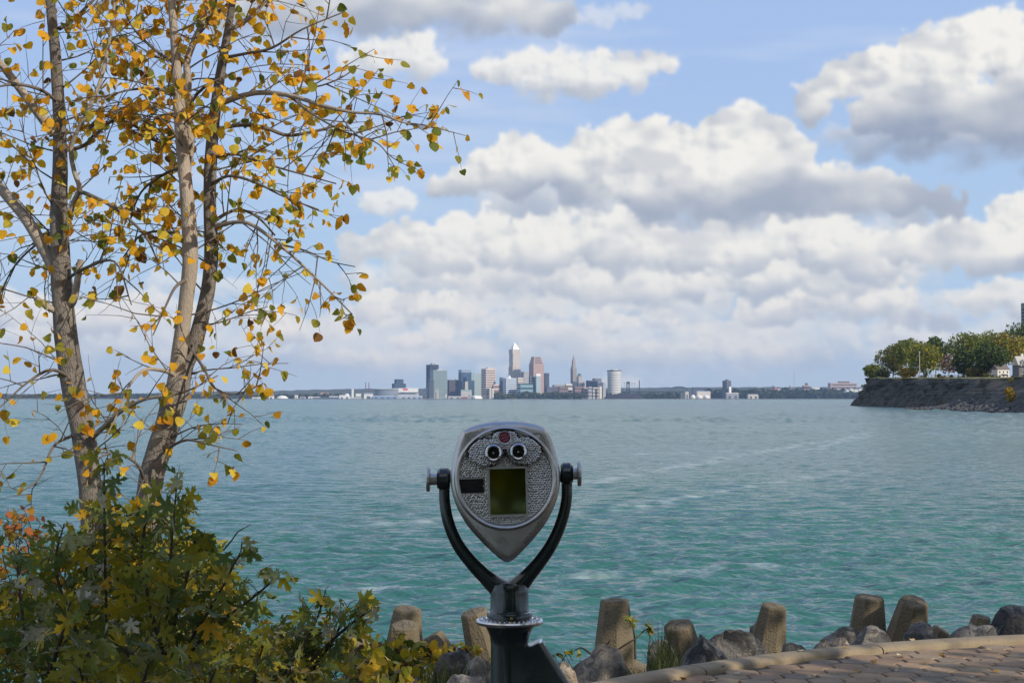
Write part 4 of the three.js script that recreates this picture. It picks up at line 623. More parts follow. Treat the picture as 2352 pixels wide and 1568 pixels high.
ml += sapling('leafy silver maple filling the bottom left corner', 7.2, 7, [[[60, 1680], [64, 1500], [50, 1360], [40, 1270]], [[90, 1600, -0.1], [140, 1480, -0.2], [165, 1380, -0.2]], [[20, 1600, 0.1], [-30, 1450, 0.2], [-40, 1330, 0.2]]], 300, { size: 0.1 });
ml += sapling('silver maple with a long bare-tipped shoot leaning right', 7.8, 9, [[[330, 1660], [420, 1500], [500, 1370], [556, 1262]], [[400, 1540, 0.1], [490, 1440, 0.1], [570, 1380, 0.1], [645, 1318, 0.1]], [[340, 1600, -0.2], [300, 1500, -0.2], [270, 1430, -0.25]]], 300, { size: 0.094 });
ml += sapling('low bushy silver maple nearest the concrete legs', 8.6, 11, [[[600, 1680], [660, 1540], [720, 1440], [748, 1368]], [[640, 1600, 0.1], [740, 1490, 0.1], [820, 1420, 0.1], [856, 1398, 0.1]], [[590, 1620, -0.1], [590, 1540, -0.1], [610, 1470, -0.1]], [[650, 1580, 0.2], [700, 1480, 0.2], [712, 1395, 0.2]], [[700, 1560, 0.2], [770, 1460, 0.2], [800, 1390, 0.2]]], 300, { size: 0.088 });
ml += sapling('shaded silver maple along the bottom edge, olive and gold leaves', 7.0, 13, [[[220, 1700], [205, 1600], [180, 1500]], [[300, 1680, 0.1], [330, 1580, 0.1], [350, 1500, 0.1]], [[440, 1700, 0.2], [470, 1600, 0.2], [500, 1530, 0.2]], [[560, 1700, 0.4], [585, 1620, 0.4], [640, 1550, 0.4]]], 300, { size: 0.098, warm: 1, reach: 1.3 });
{ const p = [at(515, 1262, 7.8), at(535, 1238, 7.8), at(548, 1220, 7.8), at(577, 1204, 7.8)]; const s = mesh('bare_shoot', limb(p, [0.004, 0.0035, 0.003, 0.0015], 5, 3), stemMat, scene.children.filter((c) => c.name === 'silver_maple_003')[0]); const o = s.parent.position; s.geometry.translate(-o.x, -o.y, -o.z); }
// ---------------------------------------------------------------- yellow vine, orange bush, dead stick, weeds, grass
function leafMass(name, label, cat, pts, n, seed, geos, mats, pick, size, most, stemR = 0.003) {
  const r = rng(seed), foot = pts[0].p.clone(), g = thing(name, label, cat, [foot.x, foot.y, foot.z]), spots = [], out = []; let tot = 0; for (const q of pts) tot += q.r;
  for (let i = 0; i < n; i++) { let u = r() * tot, k = 0; while (u > pts[k].r && k < pts.length - 1) u -= pts[k++].r; const q = pts[k], a = r() * 6.283, e = Math.acos(1 - 1.2 * r()), R = q.r * Math.pow(r(), 0.4); spots.push([V(q.p.x - foot.x + R * Math.sin(e) * Math.cos(a) * 1.3, q.p.y - foot.y + R * Math.cos(e) * (q.f ?? 0.7), q.p.z - foot.z + R * Math.sin(e) * Math.sin(a)), V(Math.cos(a), 0.4, Math.sin(a))]); }
  for (let i = 1; i < pts.length; i++) { const a = pts[i - 1].p.clone().sub(foot), b = pts[i].p.clone().sub(foot); a.y -= 0.05; b.y -= 0.05; out.push(limb([a, a.clone().lerp(b, 0.5).add(V(0, 0.06, 0.03)), b], [stemR * 1.4, stemR, stemR], 5, 4)); }
  for (let i = 0; i < spots.length; i += 3) { const q = spots[i][0]; out.push(limb([q.clone().multiplyScalar(1).add(V((r() - 0.5) * 0.15, -0.14, (r() - 0.5) * 0.15)), q.clone().add(V(0.02, -0.04, 0)), q], [stemR, stemR * 0.7, stemR * 0.4], 4, 2)); }
  mesh('stems', merge(out), stemMat, g).userData.kind = 'stuff'; putLeaves(g, 'leaf', spots, geos, mats, pick, size, r, most, 0.5); return g;
}
const vineMats = [leafMat(0.50, 0.38, 0.022, 0.5), leafMat(0.29, 0.30, 0.028, 0.5), leafMat(0.66, 0.43, 0.02, 0.5), leafMat(0.09, 0.125, 0.02, 0.4), leafMat(0.10, 0.05, 0.02, 0.2)];
const ivy = [[0.22, -0.06], [0.42, 0.02], [0.56, 0.22], [0.44, 0.34], [0.5, 0.52], [0.27, 0.62], [0.15, 0.82], [0, 0.98]], vineLeaves = [flatLeaf(ivy, 0.2, 0.15), flatLeaf(ivy, 0.4, 0.3, 0.3), flatLeaf(ivy, -0.25, 0.2, -0.2)];
const vpick = (p, q) => { const u = q(); return u < 0.34 ? 0 : u < 0.60 ? 1 : u < 0.76 ? 2 : u < 0.94 ? 3 : 4; };
const sp = (x, y, d, r, f) => ({ p: at(x, y, d), r, f });
leafMass('grape_vine', 'yellow-green vine sprawling over the rocks below the left concrete legs', 'vine', [sp(760, 1540, 12.2, 0.3), sp(830, 1520, 12.2, 0.34), sp(900, 1515, 12.3, 0.32), sp(950, 1510, 12.5, 0.25), sp(880, 1565, 11.6, 0.35), sp(980, 1500, 12.6, 0.12), sp(700, 1560, 11.8, 0.35), sp(800, 1580, 11.2, 0.4), sp(620, 1560, 11.8, 0.35)], 620, 71, vineLeaves, vineMats, vpick, 0.075, 300);
leafMass('vine', 'thin strand of yellow and green vine leaves across the foot of the concrete legs', 'vine', [sp(975, 1498, 14.6, 0.08), sp(1010, 1490, 14.6, 0.07), sp(1050, 1486, 14.6, 0.07), sp(1085, 1490, 14.5, 0.06)], 60, 73, vineLeaves, vineMats, vpick, 0.05, 60);
leafMass('vine', 'tiny tuft of yellow leaves above the pale rock right of the post', 'vine', [sp(1290, 1500, 12.3, 0.05), sp(1315, 1497, 12.3, 0.05)], 26, 74, vineLeaves, vineMats, vpick, 0.03, 26);
leafMass('undergrowth', 'tangled olive and gold undergrowth behind the maples along the bank', 'shrub', [sp(60, 1480, 9.6, 0.5), sp(160, 1440, 9.7, 0.5), sp(270, 1430, 9.7, 0.5), sp(370, 1430, 9.8, 0.45), sp(470, 1470, 9.8, 0.45), sp(560, 1510, 9.8, 0.4), sp(100, 1560, 9.0, 0.5), sp(250, 1560, 9.0, 0.5), sp(400, 1570, 9.0, 0.5), sp(540, 1580, 9.0, 0.45), sp(180, 1340, 9.9, 0.35), sp(300, 1340, 9.9, 0.35), sp(420, 1360, 9.9, 0.3), sp(225, 1260, 9.6, 0.26), sp(300, 1270, 9.6, 0.26), sp(390, 1270, 9.6, 0.26), sp(455, 1330, 9.6, 0.22), sp(250, 1180, 9.4, 0.16), sp(370, 1190, 9.4, 0.16)], 1900, 79, mapleLeaves, mapMats, (p, q) => { const u = q(); return u < 0.28 ? 0 : u < 0.5 ? 1 : u < 0.7 ? 2 : u < 0.86 ? 3 : u < 0.9 ? 5 : 6; }, 0.085, 300);
leafMass('orange_shrub', 'small flame-orange bush behind the maples at the left edge', 'shrub', [sp(20, 1240, 10.2, 0.2, 1.2), sp(55, 1225, 10.2, 0.12, 1.6), sp(10, 1310, 10.1, 0.25, 1.2), sp(70, 1330, 10.1, 0.2, 1.3), sp(90, 1400, 10, 0.2), sp(30, 1420, 10, 0.3)], 330, 75, popLeaves, [leafMat(0.62, 0.24, 0.04), leafMat(0.48, 0.14, 0.04), leafMat(0.55, 0.30, 0.03), leafMat(0.2, 0.16, 0.03)], (p, q) => { const u = q(); return u < 0.3 ? 0 : u < 0.5 ? 1 : u < 0.75 ? 2 : 3; }, 0.04, 300);
{ const p = [at(640, 1600, 9.6), at(672, 1500, 9.6), at(692, 1445, 9.6), at(700, 1400, 9.6), at(697, 1370, 9.6)]; const s = mesh('dead_stick', limb(p, [0.022, 0.02, 0.018, 0.014, 0.006], 8, 5, 0.15), std(0.20, 0.18, 0.16, 0.95, { bumpMap: barkH, bumpScale: 0.02 })); tag(s, 'weathered grey dead stick standing among the maples', 'stick'); }
function weed(label, stems, D, seed) {
  const r = rng(seed), foot = at(stems[0][0][0], stems[0][0][1], D), g = thing('weed', label, 'weed', [foot.x, foot.y, foot.z]);
  for (const st of stems) { const pts = st.map(([x, y]) => at(x, y, D + (r() - 0.5) * 0.1).sub(foot)); const m = mesh('stem', limb(pts, [0.008, 0.006, 0.003], 6, 4, 0.2), std(0.07, 0.055, 0.04, 0.9), g); if (st.leafy) for (let i = 0; i < st.leafy; i++) { const p = pts[pts.length - 1].clone().lerp(pts[Math.max(0, pts.length - 2)], r()), l = mesh('leaf', mapleLeaves[i % 4], mapMats[[0, 1, 2, 0][i % 4]], g); l.position.copy(p); l.scale.setScalar(0.05 + 0.04 * r()); l.rotation.set(r() * 3, r() * 6, r() * 6); } }
}
weed('straggly weed with a few dark leaves in front of the upright concrete leg', [Object.assign([[1458, 1510], [1457, 1470], [1453, 1440], [1446, 1412]], { leafy: 3 }), Object.assign([[1400, 1500], [1430, 1480], [1460, 1462], [1482, 1442], [1498, 1440]], { leafy: 8 }), [[1492, 1500], [1490, 1480], [1492, 1462], [1490, 1440]], [[1370, 1505], [1385, 1485], [1400, 1468]], [[1360, 1500], [1335, 1484], [1318, 1490]]], 12.0, 5);
{ // tufts of grass between the rocks
  const blades = (label, x0, x1, y, d, n, seed, h) => { const r = rng(seed), P = [], N = [], I = []; const c = at((x0 + x1) / 2, y, d); for (let i = 0; i < n; i++) { const p = at(mixv(x0, x1, r()), y + 14 * (r() - 0.5), d + (r() - 0.5) * 0.6), a = r() * 6.283, L = h * (0.5 + r()), w = 0.0035, lx = (r() - 0.5) * L, lz = (r() - 0.5) * L, b = P.length / 3; p.sub(c); for (let k = 0; k < 4; k++) { const t = k / 3, ww = w * (1 - t * 0.9); for (const s of [-1, 1]) { P.push(p.x + lx * t * t + s * Math.cos(a) * ww, p.y + L * (t - 0.15 * t * t) - 0.06, p.z + lz * t * t + s * Math.sin(a) * ww); N.push(-Math.sin(a), 0.2, Math.cos(a)); } } for (let k = 0; k < 3; k++) { const q = b + k * 2; I.push(q, q + 1, q + 2, q + 1, q + 3, q + 2); } } const g = new THREE.BufferGeometry(); g.setAttribute('position', new THREE.Float32BufferAttribute(P, 3)); g.setAttribute('normal', new THREE.Float32BufferAttribute(N, 3)); g.setIndex(I); const m = mesh('grass', g, leafMat(0.075, 0.10, 0.025)); m.position.copy(c); tag(m, label, 'grass'); m.userData.kind = 'stuff'; };
  blades('dark green grass between the two big boulders', 1490, 1560, 1528, 11.9, 230, 1, 0.2); blades('thin grass blades beside the half buried concrete leg', 1510, 1540, 1495, 12.6, 60, 2, 0.26); blades('grass along the kerb under the boulders', 1430, 1540, 1545, 10.9, 200, 3, 0.1); blades('dry grass left of the post', 960, 1130, 1545, 11.4, 260, 4, 0.16);
}
// ---------------------------------------------------------------- fallen leaves on the plaza
{
  const r = rng(15), ms = [leafMat(0.55, 0.42, 0.2, 0.1), leafMat(0.62, 0.5, 0.32, 0.1), leafMat(0.42, 0.24, 0.05, 0.1)];
  const spots = [[1718, 1505], [1690, 1545], [1650, 1540], [1775, 1508], [1830, 1504], [1965, 1540], [2050, 1538], [1886, 1481], [2120, 1521], [2205, 1530], [2248, 1516], [2290, 1541], [2348, 1540], [2058, 1506], [2000, 1520], [1640, 1562], [2180, 1560], [2160, 1500], [2095, 1477], [2310, 1500], [1560, 1556], [1850, 1553], [2230, 1552], [1940, 1497], [2270, 1490]];
  const order = [...spots].map((q) => q[0]).sort((a, b) => a - b), nth = ['first', 'second', 'third', 'fourth', 'fifth', 'sixth', 'seventh', 'eighth', 'ninth', 'tenth', 'eleventh', 'twelfth', 'thirteenth'], where = (x) => { const k = order.indexOf(x), n = order.length; return k < 13 ? nth[k] + ' fallen leaf from the left' : nth[n - 1 - k] + ' fallen leaf from the right'; };
  spots.forEach(([x, y], i) => { const d = EYE * FPX / (y - HY), m = mesh('fallen_leaf', popLeaves[i % 4], ms[i % 3]); const p = at(x, y, d); const onK = edgeDist(p.x, p.z) > -0.22; m.position.set(p.x, onK ? 0.045 : 0.014, p.z); m.rotation.set(-1.45 + 0.25 * r(), r() * 6, r() * 6, 'YXZ'); m.scale.setScalar(0.028 + 0.024 * r()); tag(m, ['pale tan', 'whitish', 'golden'][i % 3] + ' dry leaf on the paving, ' + where(x), 'leaf', 'fallen leaves on the paving'); });
}

// ---------------------------------------------------------------- leafy trees (far ones and the park's own)
function crownGeo(seed, blobs, n, size) {
  const r = rng(seed), P = new Float32Array(n * 12), N = new Float32Array(n * 12), I = new Uint32Array(n * 6); let tot = 0; for (const b of blobs) tot += b[3] * b[3];
  for (let i = 0; i < n; i++) {
    let u = r() * tot, k = 0; while (k < blobs.length - 1 && u > blobs[k][3] ** 2) u -= blobs[k++][3] ** 2;
    const b = blobs[k], z = r() * 2 - 1, a = r() * 6.283, s = Math.sqrt(1 - z * z), R = b[3] * (0.45 + 0.55 * Math.pow(r(), 0.5)), nx = s * Math.cos(a), nz = s * Math.sin(a), x = b[0] + nx * R, y = b[1] + z * R * (b[4] ?? 0.8), w = b[2] + nz * R;
    const tx = V(r() - 0.5, r() - 0.5, r() - 0.5).normalize(), ty = V(r() - 0.5, r() - 0.5, r() - 0.5).cross(tx).normalize(), h = size * (0.5 + r()), nn = V().crossVectors(tx, ty);
    [[-1, -0.6], [1, -0.4], [0.7, 0.8], [-0.8, 0.6]].forEach(([p, q], c) => { const o = (i * 4 + c) * 3; P[o] = x + (tx.x * p + ty.x * q) * h; P[o + 1] = y + (tx.y * p + ty.y * q) * h; P[o + 2] = w + (tx.z * p + ty.z * q) * h; N[o] = nn.x; N[o + 1] = nn.y; N[o + 2] = nn.z; });
    I.set([i * 4, i * 4 + 1, i * 4 + 2, i * 4, i * 4 + 2, i * 4 + 3], i * 6);
  }
  const g = new THREE.BufferGeometry(); g.setAttribute('position', new THREE.BufferAttribute(P, 3)); g.setAttribute('normal', new THREE.BufferAttribute(N, 3)); g.setIndex(new THREE.BufferAttribute(I, 1)); return g;
}
function leafyTree(name, label, p, H, W, o) {
  const r = rng(o.seed), g = thing(name, label, 'tree', p, 0, o.group), blobs = [], bare = o.bare ?? 0.3, nb = o.blobs ?? 16, limbs = [];
  for (let i = 0; i < nb; i++) { const t = i / nb, y = H * (bare + (1 - bare) * (0.12 + 0.8 * t)), prof = Math.sin(Math.PI * (0.12 + 0.80 * Math.pow(t, o.peak ?? 0.9))), a = i * 2.4 + r(), R = W / 2 * prof * (0.35 + 0.55 * r()), br = W * (0.14 + 0.12 * r()) * (0.6 + 0.5 * prof); blobs.push([Math.cos(a) * R, y, Math.sin(a) * R, br, 0.75]); const s = H * (bare * 0.8 + 0.5 * t * (1 - bare)); limbs.push(limb([V(0, s, 0), V(Math.cos(a) * R * 0.5, mixv(s, y, 0.6), Math.sin(a) * R * 0.5), V(Math.cos(a) * R, y, Math.sin(a) * R)], [H * 0.008, H * 0.005, H * 0.002], 5, 3)); }
  blobs.push([0, H * 0.93, 0, W * 0.15, 0.9]);
  mesh('trunk', merge([limb([V(0, -0.3, 0), V(W * 0.01, H * 0.25, 0), V(-W * 0.015, H * 0.55, 0), V(0, H * 0.85, 0)], [H * 0.02, H * 0.016, H * 0.011, H * 0.004], 9, 4), ...limbs]), o.bark ?? barkDark, g);
  const per = Math.ceil(o.n / o.mats.length); o.mats.forEach((m, i) => mesh('crown', crownGeo(o.seed + 7 * i, blobs, Math.round(per * (o.share?.[i] ?? 1)), o.leaf), m, g)); return g;
}
// the park's trees beside and behind the viewer: they shade the plaza and show in the glass panel
{
  const gm = [leafMat(0.10, 0.14, 0.022, 0.5), leafMat(0.30, 0.27, 0.022, 0.5), leafMat(0.55, 0.40, 0.02, 0.5)];
  const P = (label, x, z, H, W, seed, n, bare) => leafyTree('park_tree', label, [x, -0.06, z], H, W, { seed, n, mats: gm, share: [1.2, 0.9, 0.6], leaf: 0.13, blobs: 22, bare, group: 'park trees outside the picture' });
  P('green and gold park tree right of the plaza, nearest the viewer', 6.4, 0.2, 8.2, 6.6, 81, 3200, 0.26);
  P('green and gold park tree right of the plaza, beside the kerb', 7.9, -5.2, 8.8, 6.0, 82, 1000, 0.3);
  P('park tree right of the plaza, farthest along the kerb', 11.6, -11.2, 8.2, 6.0, 86, 1700, 0.3);
  P('tall park tree left of where the photographer stands', -4.6, 3.6, 9.5, 8.5, 87, 6000, 0.42);
  P('spreading park tree behind the photographer, left one', -4.5, 9, 9, 8, 83, 12000, 0.14);
  P('spreading park tree behind the photographer, middle one', 1.5, 12, 10, 9, 84, 12000, 0.12);
  P('spreading park tree behind the photographer, right one', 9, 9.5, 10, 8.5, 85, 14000, 0.16);
  const hd = thing('hedge', 'long clipped hedge across the lawn behind the photographer', 'hedge', [2, -0.06, 18]), hb = [], hr = rng(5); for (let x = -16; x <= 16; x += 0.8) hb.push([x, 1.1 + 0.3 * hr(), hr() - 0.5, 1.25, 1.05]);
  gm.forEach((m, i) => mesh('foliage', crownGeo(600 + i, hb.filter((b, k) => (Math.floor(hr() * 3)) === i || k === i), [4200, 3600, 2600][i], 0.14), m, hd)); mesh('stems', merge(hb.filter((b, i) => i % 3 === 0).map((b) => limb([V(b[0], -0.1, 0), V(b[0], 0.6, 0), V(b[0], 1.2, 0)], [0.05, 0.04, 0.02], 5, 2))), barkDark, hd).userData.kind = 'stuff';
}

// ---------------------------------------------------------------- shale bluff across the bay
const shoreAt = (t) => { const pts = [[139, 420], [148, 520], [157, 600], [166, 660], [171, 740], [177, 830], [184, 905], [190, 946], [215, 990], [270, 1030], [360, 1060]]; const f = clamp(t) * (pts.length - 1), k = Math.min(pts.length - 2, Math.floor(f)), u = f - k; return [mixv(pts[k][0], pts[k + 1][0], u), mixv(pts[k][1], pts[k + 1][1], u)]; };
const topY = (d) => EYE + 0.0122 * clamp(d, 540, 900);
{
  const nt = 420, nv = 46, P = [], U = [], I = [];
  for (let i = 0; i <= nt; i++) {
    const t = i / nt, [x, z] = shoreAt(t), [xa, za] = shoreAt(Math.max(0, t - 0.02)), [xb, zb] = shoreAt(Math.min(1, t + 0.02)), l = Math.hypot(xb - xa, zb - za), nx = (zb - za) / l, nz = -(xb - xa) / l;   // inland
    const tip = sstep(890, 948, z), H = topY(z) + 0.4 * fbm2(z * 0.05, 2, 3);
    for (let j = 0; j <= nv; j++) {
      const v = j / nv; let inl, y;
      if (v < 0.75) { const w = v / 0.75; y = WATER - 1 + (H - WATER + 1) * w; const strata = 0.45 * Math.sin(y * 5.2 + fbm2(z * 0.02, y * 0.3, 2) * 3) * 0.4, gul = 9 * Math.abs(fbm2(z * 0.03, y * 0.035 + 4, 4)) + 4.5 * fbm2(z * 0.1, y * 0.2, 4); inl = Math.pow(w, 0.8) * (5.5 + 16 * tip * w) + gul * (0.4 + w) + strata + (z < 640 ? (1 - w) * -9 * sstep(640, 560, z) : 0); }
      else { const w = (v - 0.75) / 0.25; y = H + 0.5 * w + 0.5 * fbm2(x * 0.05 + w * 9, z * 0.05, 3); inl = 5.5 + 16 * tip + 1.4 * (9 * Math.abs(fbm2(z * 0.03, H * 0.035 + 4, 4)) + 4.5 * fbm2(z * 0.1, H * 0.2, 4)) + w * w * 260; }
      P.push(x + nx * inl, y, -(z + nz * inl)); U.push(z * 0.1, y * 0.1 + (v > 0.75 ? (v - 0.75) * 90 : 0));
    }
  }
  for (let i = 0; i < nt; i++) for (let j = 0; j < nv; j++) { const q = i * (nv + 1) + j; I.push(q, q + nv + 1, q + 1, q + 1, q + nv + 1, q + nv + 2); }
  const face = (nv + 1), split = Math.floor(nv * 0.75);
  const mk = (lo, hi) => { const ii = []; for (let i = 0; i < nt; i++) for (let j = lo; j < hi; j++) { const q = i * face + j; ii.push(q, q + face, q + 1, q + 1, q + face, q + face + 1); } const g = new THREE.BufferGeometry(); g.setAttribute('position', new THREE.Float32BufferAttribute(P, 3)); g.setAttribute('uv', new THREE.Float32BufferAttribute(U, 2)); g.setIndex(ii); g.computeVertexNormals(); return g; };
  const shale = tex(512, 512, (u, v) => { const b = tile(u, v, 4, 4, 2), s = 0.5 + 0.5 * Math.sin(v * 6.283 * 14 + 5 * tile(u, v, 3, 3, 4)), d = sstep(0.1, 0.4, tile(u, v, 6, 5, 9)), k = (0.8 + 0.6 * b) * (0.78 + 0.3 * s); return [mixv(0.072, 0.14, d) * k, mixv(0.066, 0.115, d) * k, mixv(0.05, 0.06, d) * k]; });
  struct('bluff', mk(0, split), std(1, 1, 1, 0.95, { map: shale }));
  const turf = tex(256, 256, (u, v) => { const n = tile(u, v, 8, 5, 3), k = 0.8 + 0.7 * n; return [0.19 * k, 0.18 * k, 0.06 * k]; });
  struct('bluff_top', mk(split, nv), std(1, 1, 1, 0.95, { map: turf }));
}
// a point on top of the bluff seen at x (horizontally), d ahead
const topAt = (x, d, dy = 0) => [(x - CX) / FPX * d, topY(d) + dy, -d];
{
  const fol = { green: leafMat(0.15, 0.19, 0.03, 0.4), olive: leafMat(0.24, 0.25, 0.03, 0.4), gold: leafMat(0.42, 0.36, 0.028, 0.4), dark: leafMat(0.05, 0.08, 0.022, 0.3), brown: leafMat(0.22, 0.14, 0.05, 0.3), orange: leafMat(0.42, 0.22, 0.02, 0.3), rust: leafMat(0.20, 0.13, 0.09, 0.2) };
  const grp = 'trees on the bluff';
  // [x, depth, top y, width m, colours, label, leaf count]
  const T = [
    [2006, 905, 838, 11, ['green', 'olive'], 'small rounded green tree at the tip of the bluff', 900, 0.05],
    [2052, 850, 793, 17, ['green', 'olive', 'brown'], 'ragged olive tree second from the tip of the bluff', 1300, 0.12],
    [2028, 880, 850, 8, ['dark', 'olive'], 'low dark tree between the tip tree and the ragged olive one', 600, 0.1],
    [2090, 830, 779, 16, ['green', 'olive'], 'tall green tree behind the yellow-green one', 1300, 0.35],
    [2122, 800, 790, 20, ['gold', 'olive', 'green'], 'broad sunlit yellow-green tree with a pale straight trunk', 1700, 0.14],
    [2085, 815, 846, 9, ['orange', 'gold'], 'small orange tree beside the white cottage', 500, 0.1],
    [2150, 860, 776, 18, ['green', 'dark'], 'dark flat-topped tree behind the bare one', 1300, 0.4],
    [2180, 770, 815, 9, ['rust'], 'nearly bare rusty-grey tree', 330, 0.2],
    [2213, 745, 800, 8, ['dark', 'green'], 'narrow dark evergreen right of the bare tree', 1100, 0.05],
    [2225, 830, 767, 22, ['green', 'olive'], 'tall open-crowned green tree in the middle of the bluff', 1600, 0.4],
    [2248, 730, 842, 11, ['brown', 'olive'], 'low brown-green bush tree in front of the open-crowned one', 800, 0.04],
    [2275, 720, 790, 18, ['dark', 'green'], 'dense dark green tree left of the gabled house', 1800, 0.25],
    [2312, 735, 768, 19, ['olive', 'brown', 'gold'], 'brownish tree with a spreading crown above the gabled house', 1600, 0.35],
    [2280, 860, 763, 22, ['green', 'olive'], 'tall green tree behind the dense dark one', 1400, 0.4],
    [2345, 820, 747, 24, ['green', 'dark'], 'highest dark green tree at the right edge', 1700, 0.35],
    [2372, 760, 772, 20, ['gold', 'olive'], 'yellowing tree cut by the right edge behind the gabled house', 1400, 0.2],
  ];
  T.forEach(([x, d, h, w, c, label, n, bare], i) => leafyTree('bluff_tree', label, topAt(x, d, 0.2), EYE + (HY - h) / FPX * d - topY(d) - 0.2, w, { seed: 300 + i, n: n * 2.2, mats: c.map((k) => fol[k]), leaf: 0.42, blobs: 26, bare, group: grp, bark: barkPale }));
  const shrub = (label, x, y, d, w, h, c, n, seed) => { const p = at(x, y, d), g = thing('bluff_shrub', label, 'shrub', [p.x, p.y, p.z], 0, 'shrubs on the bluff'), b = [], r = rng(seed); for (let i = 0; i < 9; i++) b.push([(r() - 0.5) * w, h * (0.15 + 0.7 * r()), (r() - 0.5) * w * 0.5, Math.min(h * 0.35, w * 0.8) * (0.8 + 0.5 * r()), 0.8]); c.forEach((k, i) => mesh('foliage', crownGeo(seed + i, b, Math.ceil(n / c.length), 0.3), fol[k], g)); mesh('stem', limb([V(0, -0.6, 0), V(0.1, h * 0.3, 0), V(0, h * 0.6, 0)], [0.12, 0.08, 0.04], 5, 3), barkDark, g); };
  shrub('green scrub spilling over the cliff edge below the gabled house', 2272, 884, 585, 13, 3.6, ['green', 'dark', 'brown'], 1800, 1);
  shrub('thin pale scrub on the cliff edge left of the green scrub', 2190, 872, 735, 12, 2.2, ['brown', 'olive'], 500, 2);
  shrub('orange poplar-like bush growing on the rubble at the right', 2319, 922, 472, 1.3, 4.6, ['orange', 'gold'], 700, 3);
  shrub('tawny scrub on the slope below the tip tree', 1996, 893, 905, 9, 3, ['brown', 'olive', 'gold'], 500, 4);
  shrub('low hedge along the bluff top behind the lamp post', 2140, 868, 800, 22, 1.8, ['dark', 'green'], 700, 5);
  shrub('grey-brown bush on the slope at the right edge', 2345, 878, 520, 6, 3, ['brown', 'olive'], 500, 6);
  shrub('brown weeds hanging over the cliff top left of centre', 2110, 873, 760, 16, 1.6, ['brown', 'olive'], 700, 7);
  shrub('patch of brush in the gully in the middle of the cliff', 2175, 880, 690, 7, 3.2, ['brown', 'green', 'rust'], 700, 8);
  shrub('dry brush along the cliff top near the tip', 2045, 874, 835, 14, 1.8, ['brown', 'gold', 'olive'], 600, 9);
  // lamp posts
  for (const [x, d, h, label] of [[2113, 770, 12, 'tall pale pole in front of the yellow-green tree'], [2203, 745, 10.5, 'pale pole beside the dark evergreen']]) { const g = thing('pole', label, 'pole', topAt(x, d, -0.2)); mesh('shaft', new THREE.CylinderGeometry(0.16, 0.24, h, 8).translate(0, h / 2, 0), std(0.42, 0.38, 0.32, 0.8), g); mesh('cap', new THREE.SphereGeometry(0.4, 10, 8).translate(0, h, 0), std(0.5, 0.46, 0.4, 0.7), g); }
  // fence along the edge
  { const g = thing('rail_fence', 'thin dark railing along the edge of the bluff', 'fence', topAt(2070, 800, -topY(800))); const z0 = [2066, 830], z1 = [2290, 705]; const n = 30; const rail = []; const o = g.position; for (let i = 0; i <= n; i++) { const x = mixv(z0[0], z1[0], i / n), d = mixv(z0[1], z1[1], i / n), p = topAt(x, d, 0.2); mesh('post', box(0.14, 1.5, 0.14, p[0] - o.x, p[1] + 0.5, p[2] - o.z), std(0.05, 0.05, 0.05, 0.7), g); rail.push(V(p[0] - o.x, p[1] + 1.15, p[2] - o.z)); } mesh('rail', limb(rail, [0.07, 0.07], 5, 1), std(0.05, 0.05, 0.05, 0.7), g); mesh('rail', limb(rail.map((q) => V(q.x, q.y - 0.6, q.z)), [0.06, 0.06], 5, 1), std(0.05, 0.05, 0.05, 0.7), g); }
  // houses
  const gable = (w, h, d, over = 0.4) => { const s = new THREE.Shape(); s.moveTo(-w / 2 - over, 0); s.lineTo(0, h); s.lineTo(w / 2 + over, 0); s.closePath(); const g = new THREE.ExtrudeGeometry(s, { depth: d + over * 2, bevelEnabled: false }); g.translate(0, 0, -d / 2 - over); return g; };
  const win = (g, x, y, z, w, h, ry = 0) => { const f = mesh('window', box(w, h, 0.12), std(0.75, 0.74, 0.7, 0.6), g); f.position.set(x, y, z); f.rotation.y = ry; const p = mesh('pane', box(w * 0.78, h * 0.82, 0.06, 0, 0, 0.06), phys(0.03, 0.04, 0.05, 0.08), f); };
  { const g = thing('white_cottage', 'small white cottage among the trees left of the bare tree', 'house', topAt(2087, 835), 0.5); g.scale.setScalar(0.5); mesh('wall', box(9, 5, 7, 0, 2.5, 0), std(0.74, 0.73, 0.70, 0.8), g); const r = gable(7, 2.4, 9); r.rotateY(Math.PI / 2); r.translate(0, 5.01, 0); mesh('roof', r, std(0.12, 0.11, 0.12, 0.8), g); for (const x of [-2.8, 0, 2.8]) win(g, x, 2.6, 3.56, 1.3, 2.2); }
  { const g = thing('white_house', 'white house half hidden left of the gabled house', 'house', topAt(2299, 715), 0.35); g.scale.setScalar(0.6); mesh('wall', box(10, 6, 7, 0, 3, 0), std(0.62, 0.58, 0.52, 0.8), g); const r = gable(7, 3.2, 10); r.rotateY(Math.PI / 2); r.translate(0, 6.01, 0); mesh('roof', r, std(0.16, 0.14, 0.13, 0.8), g); for (const x of [-3.2, 0, 3.2]) { win(g, x, 4.2, 3.56, 1.4, 1.7); win(g, x, 1.6, 3.56, 1.4, 1.9); } mesh('porch', box(5, 0.3, 2, 1, 2.9, 4.5), std(0.7, 0.68, 0.62, 0.7), g); }
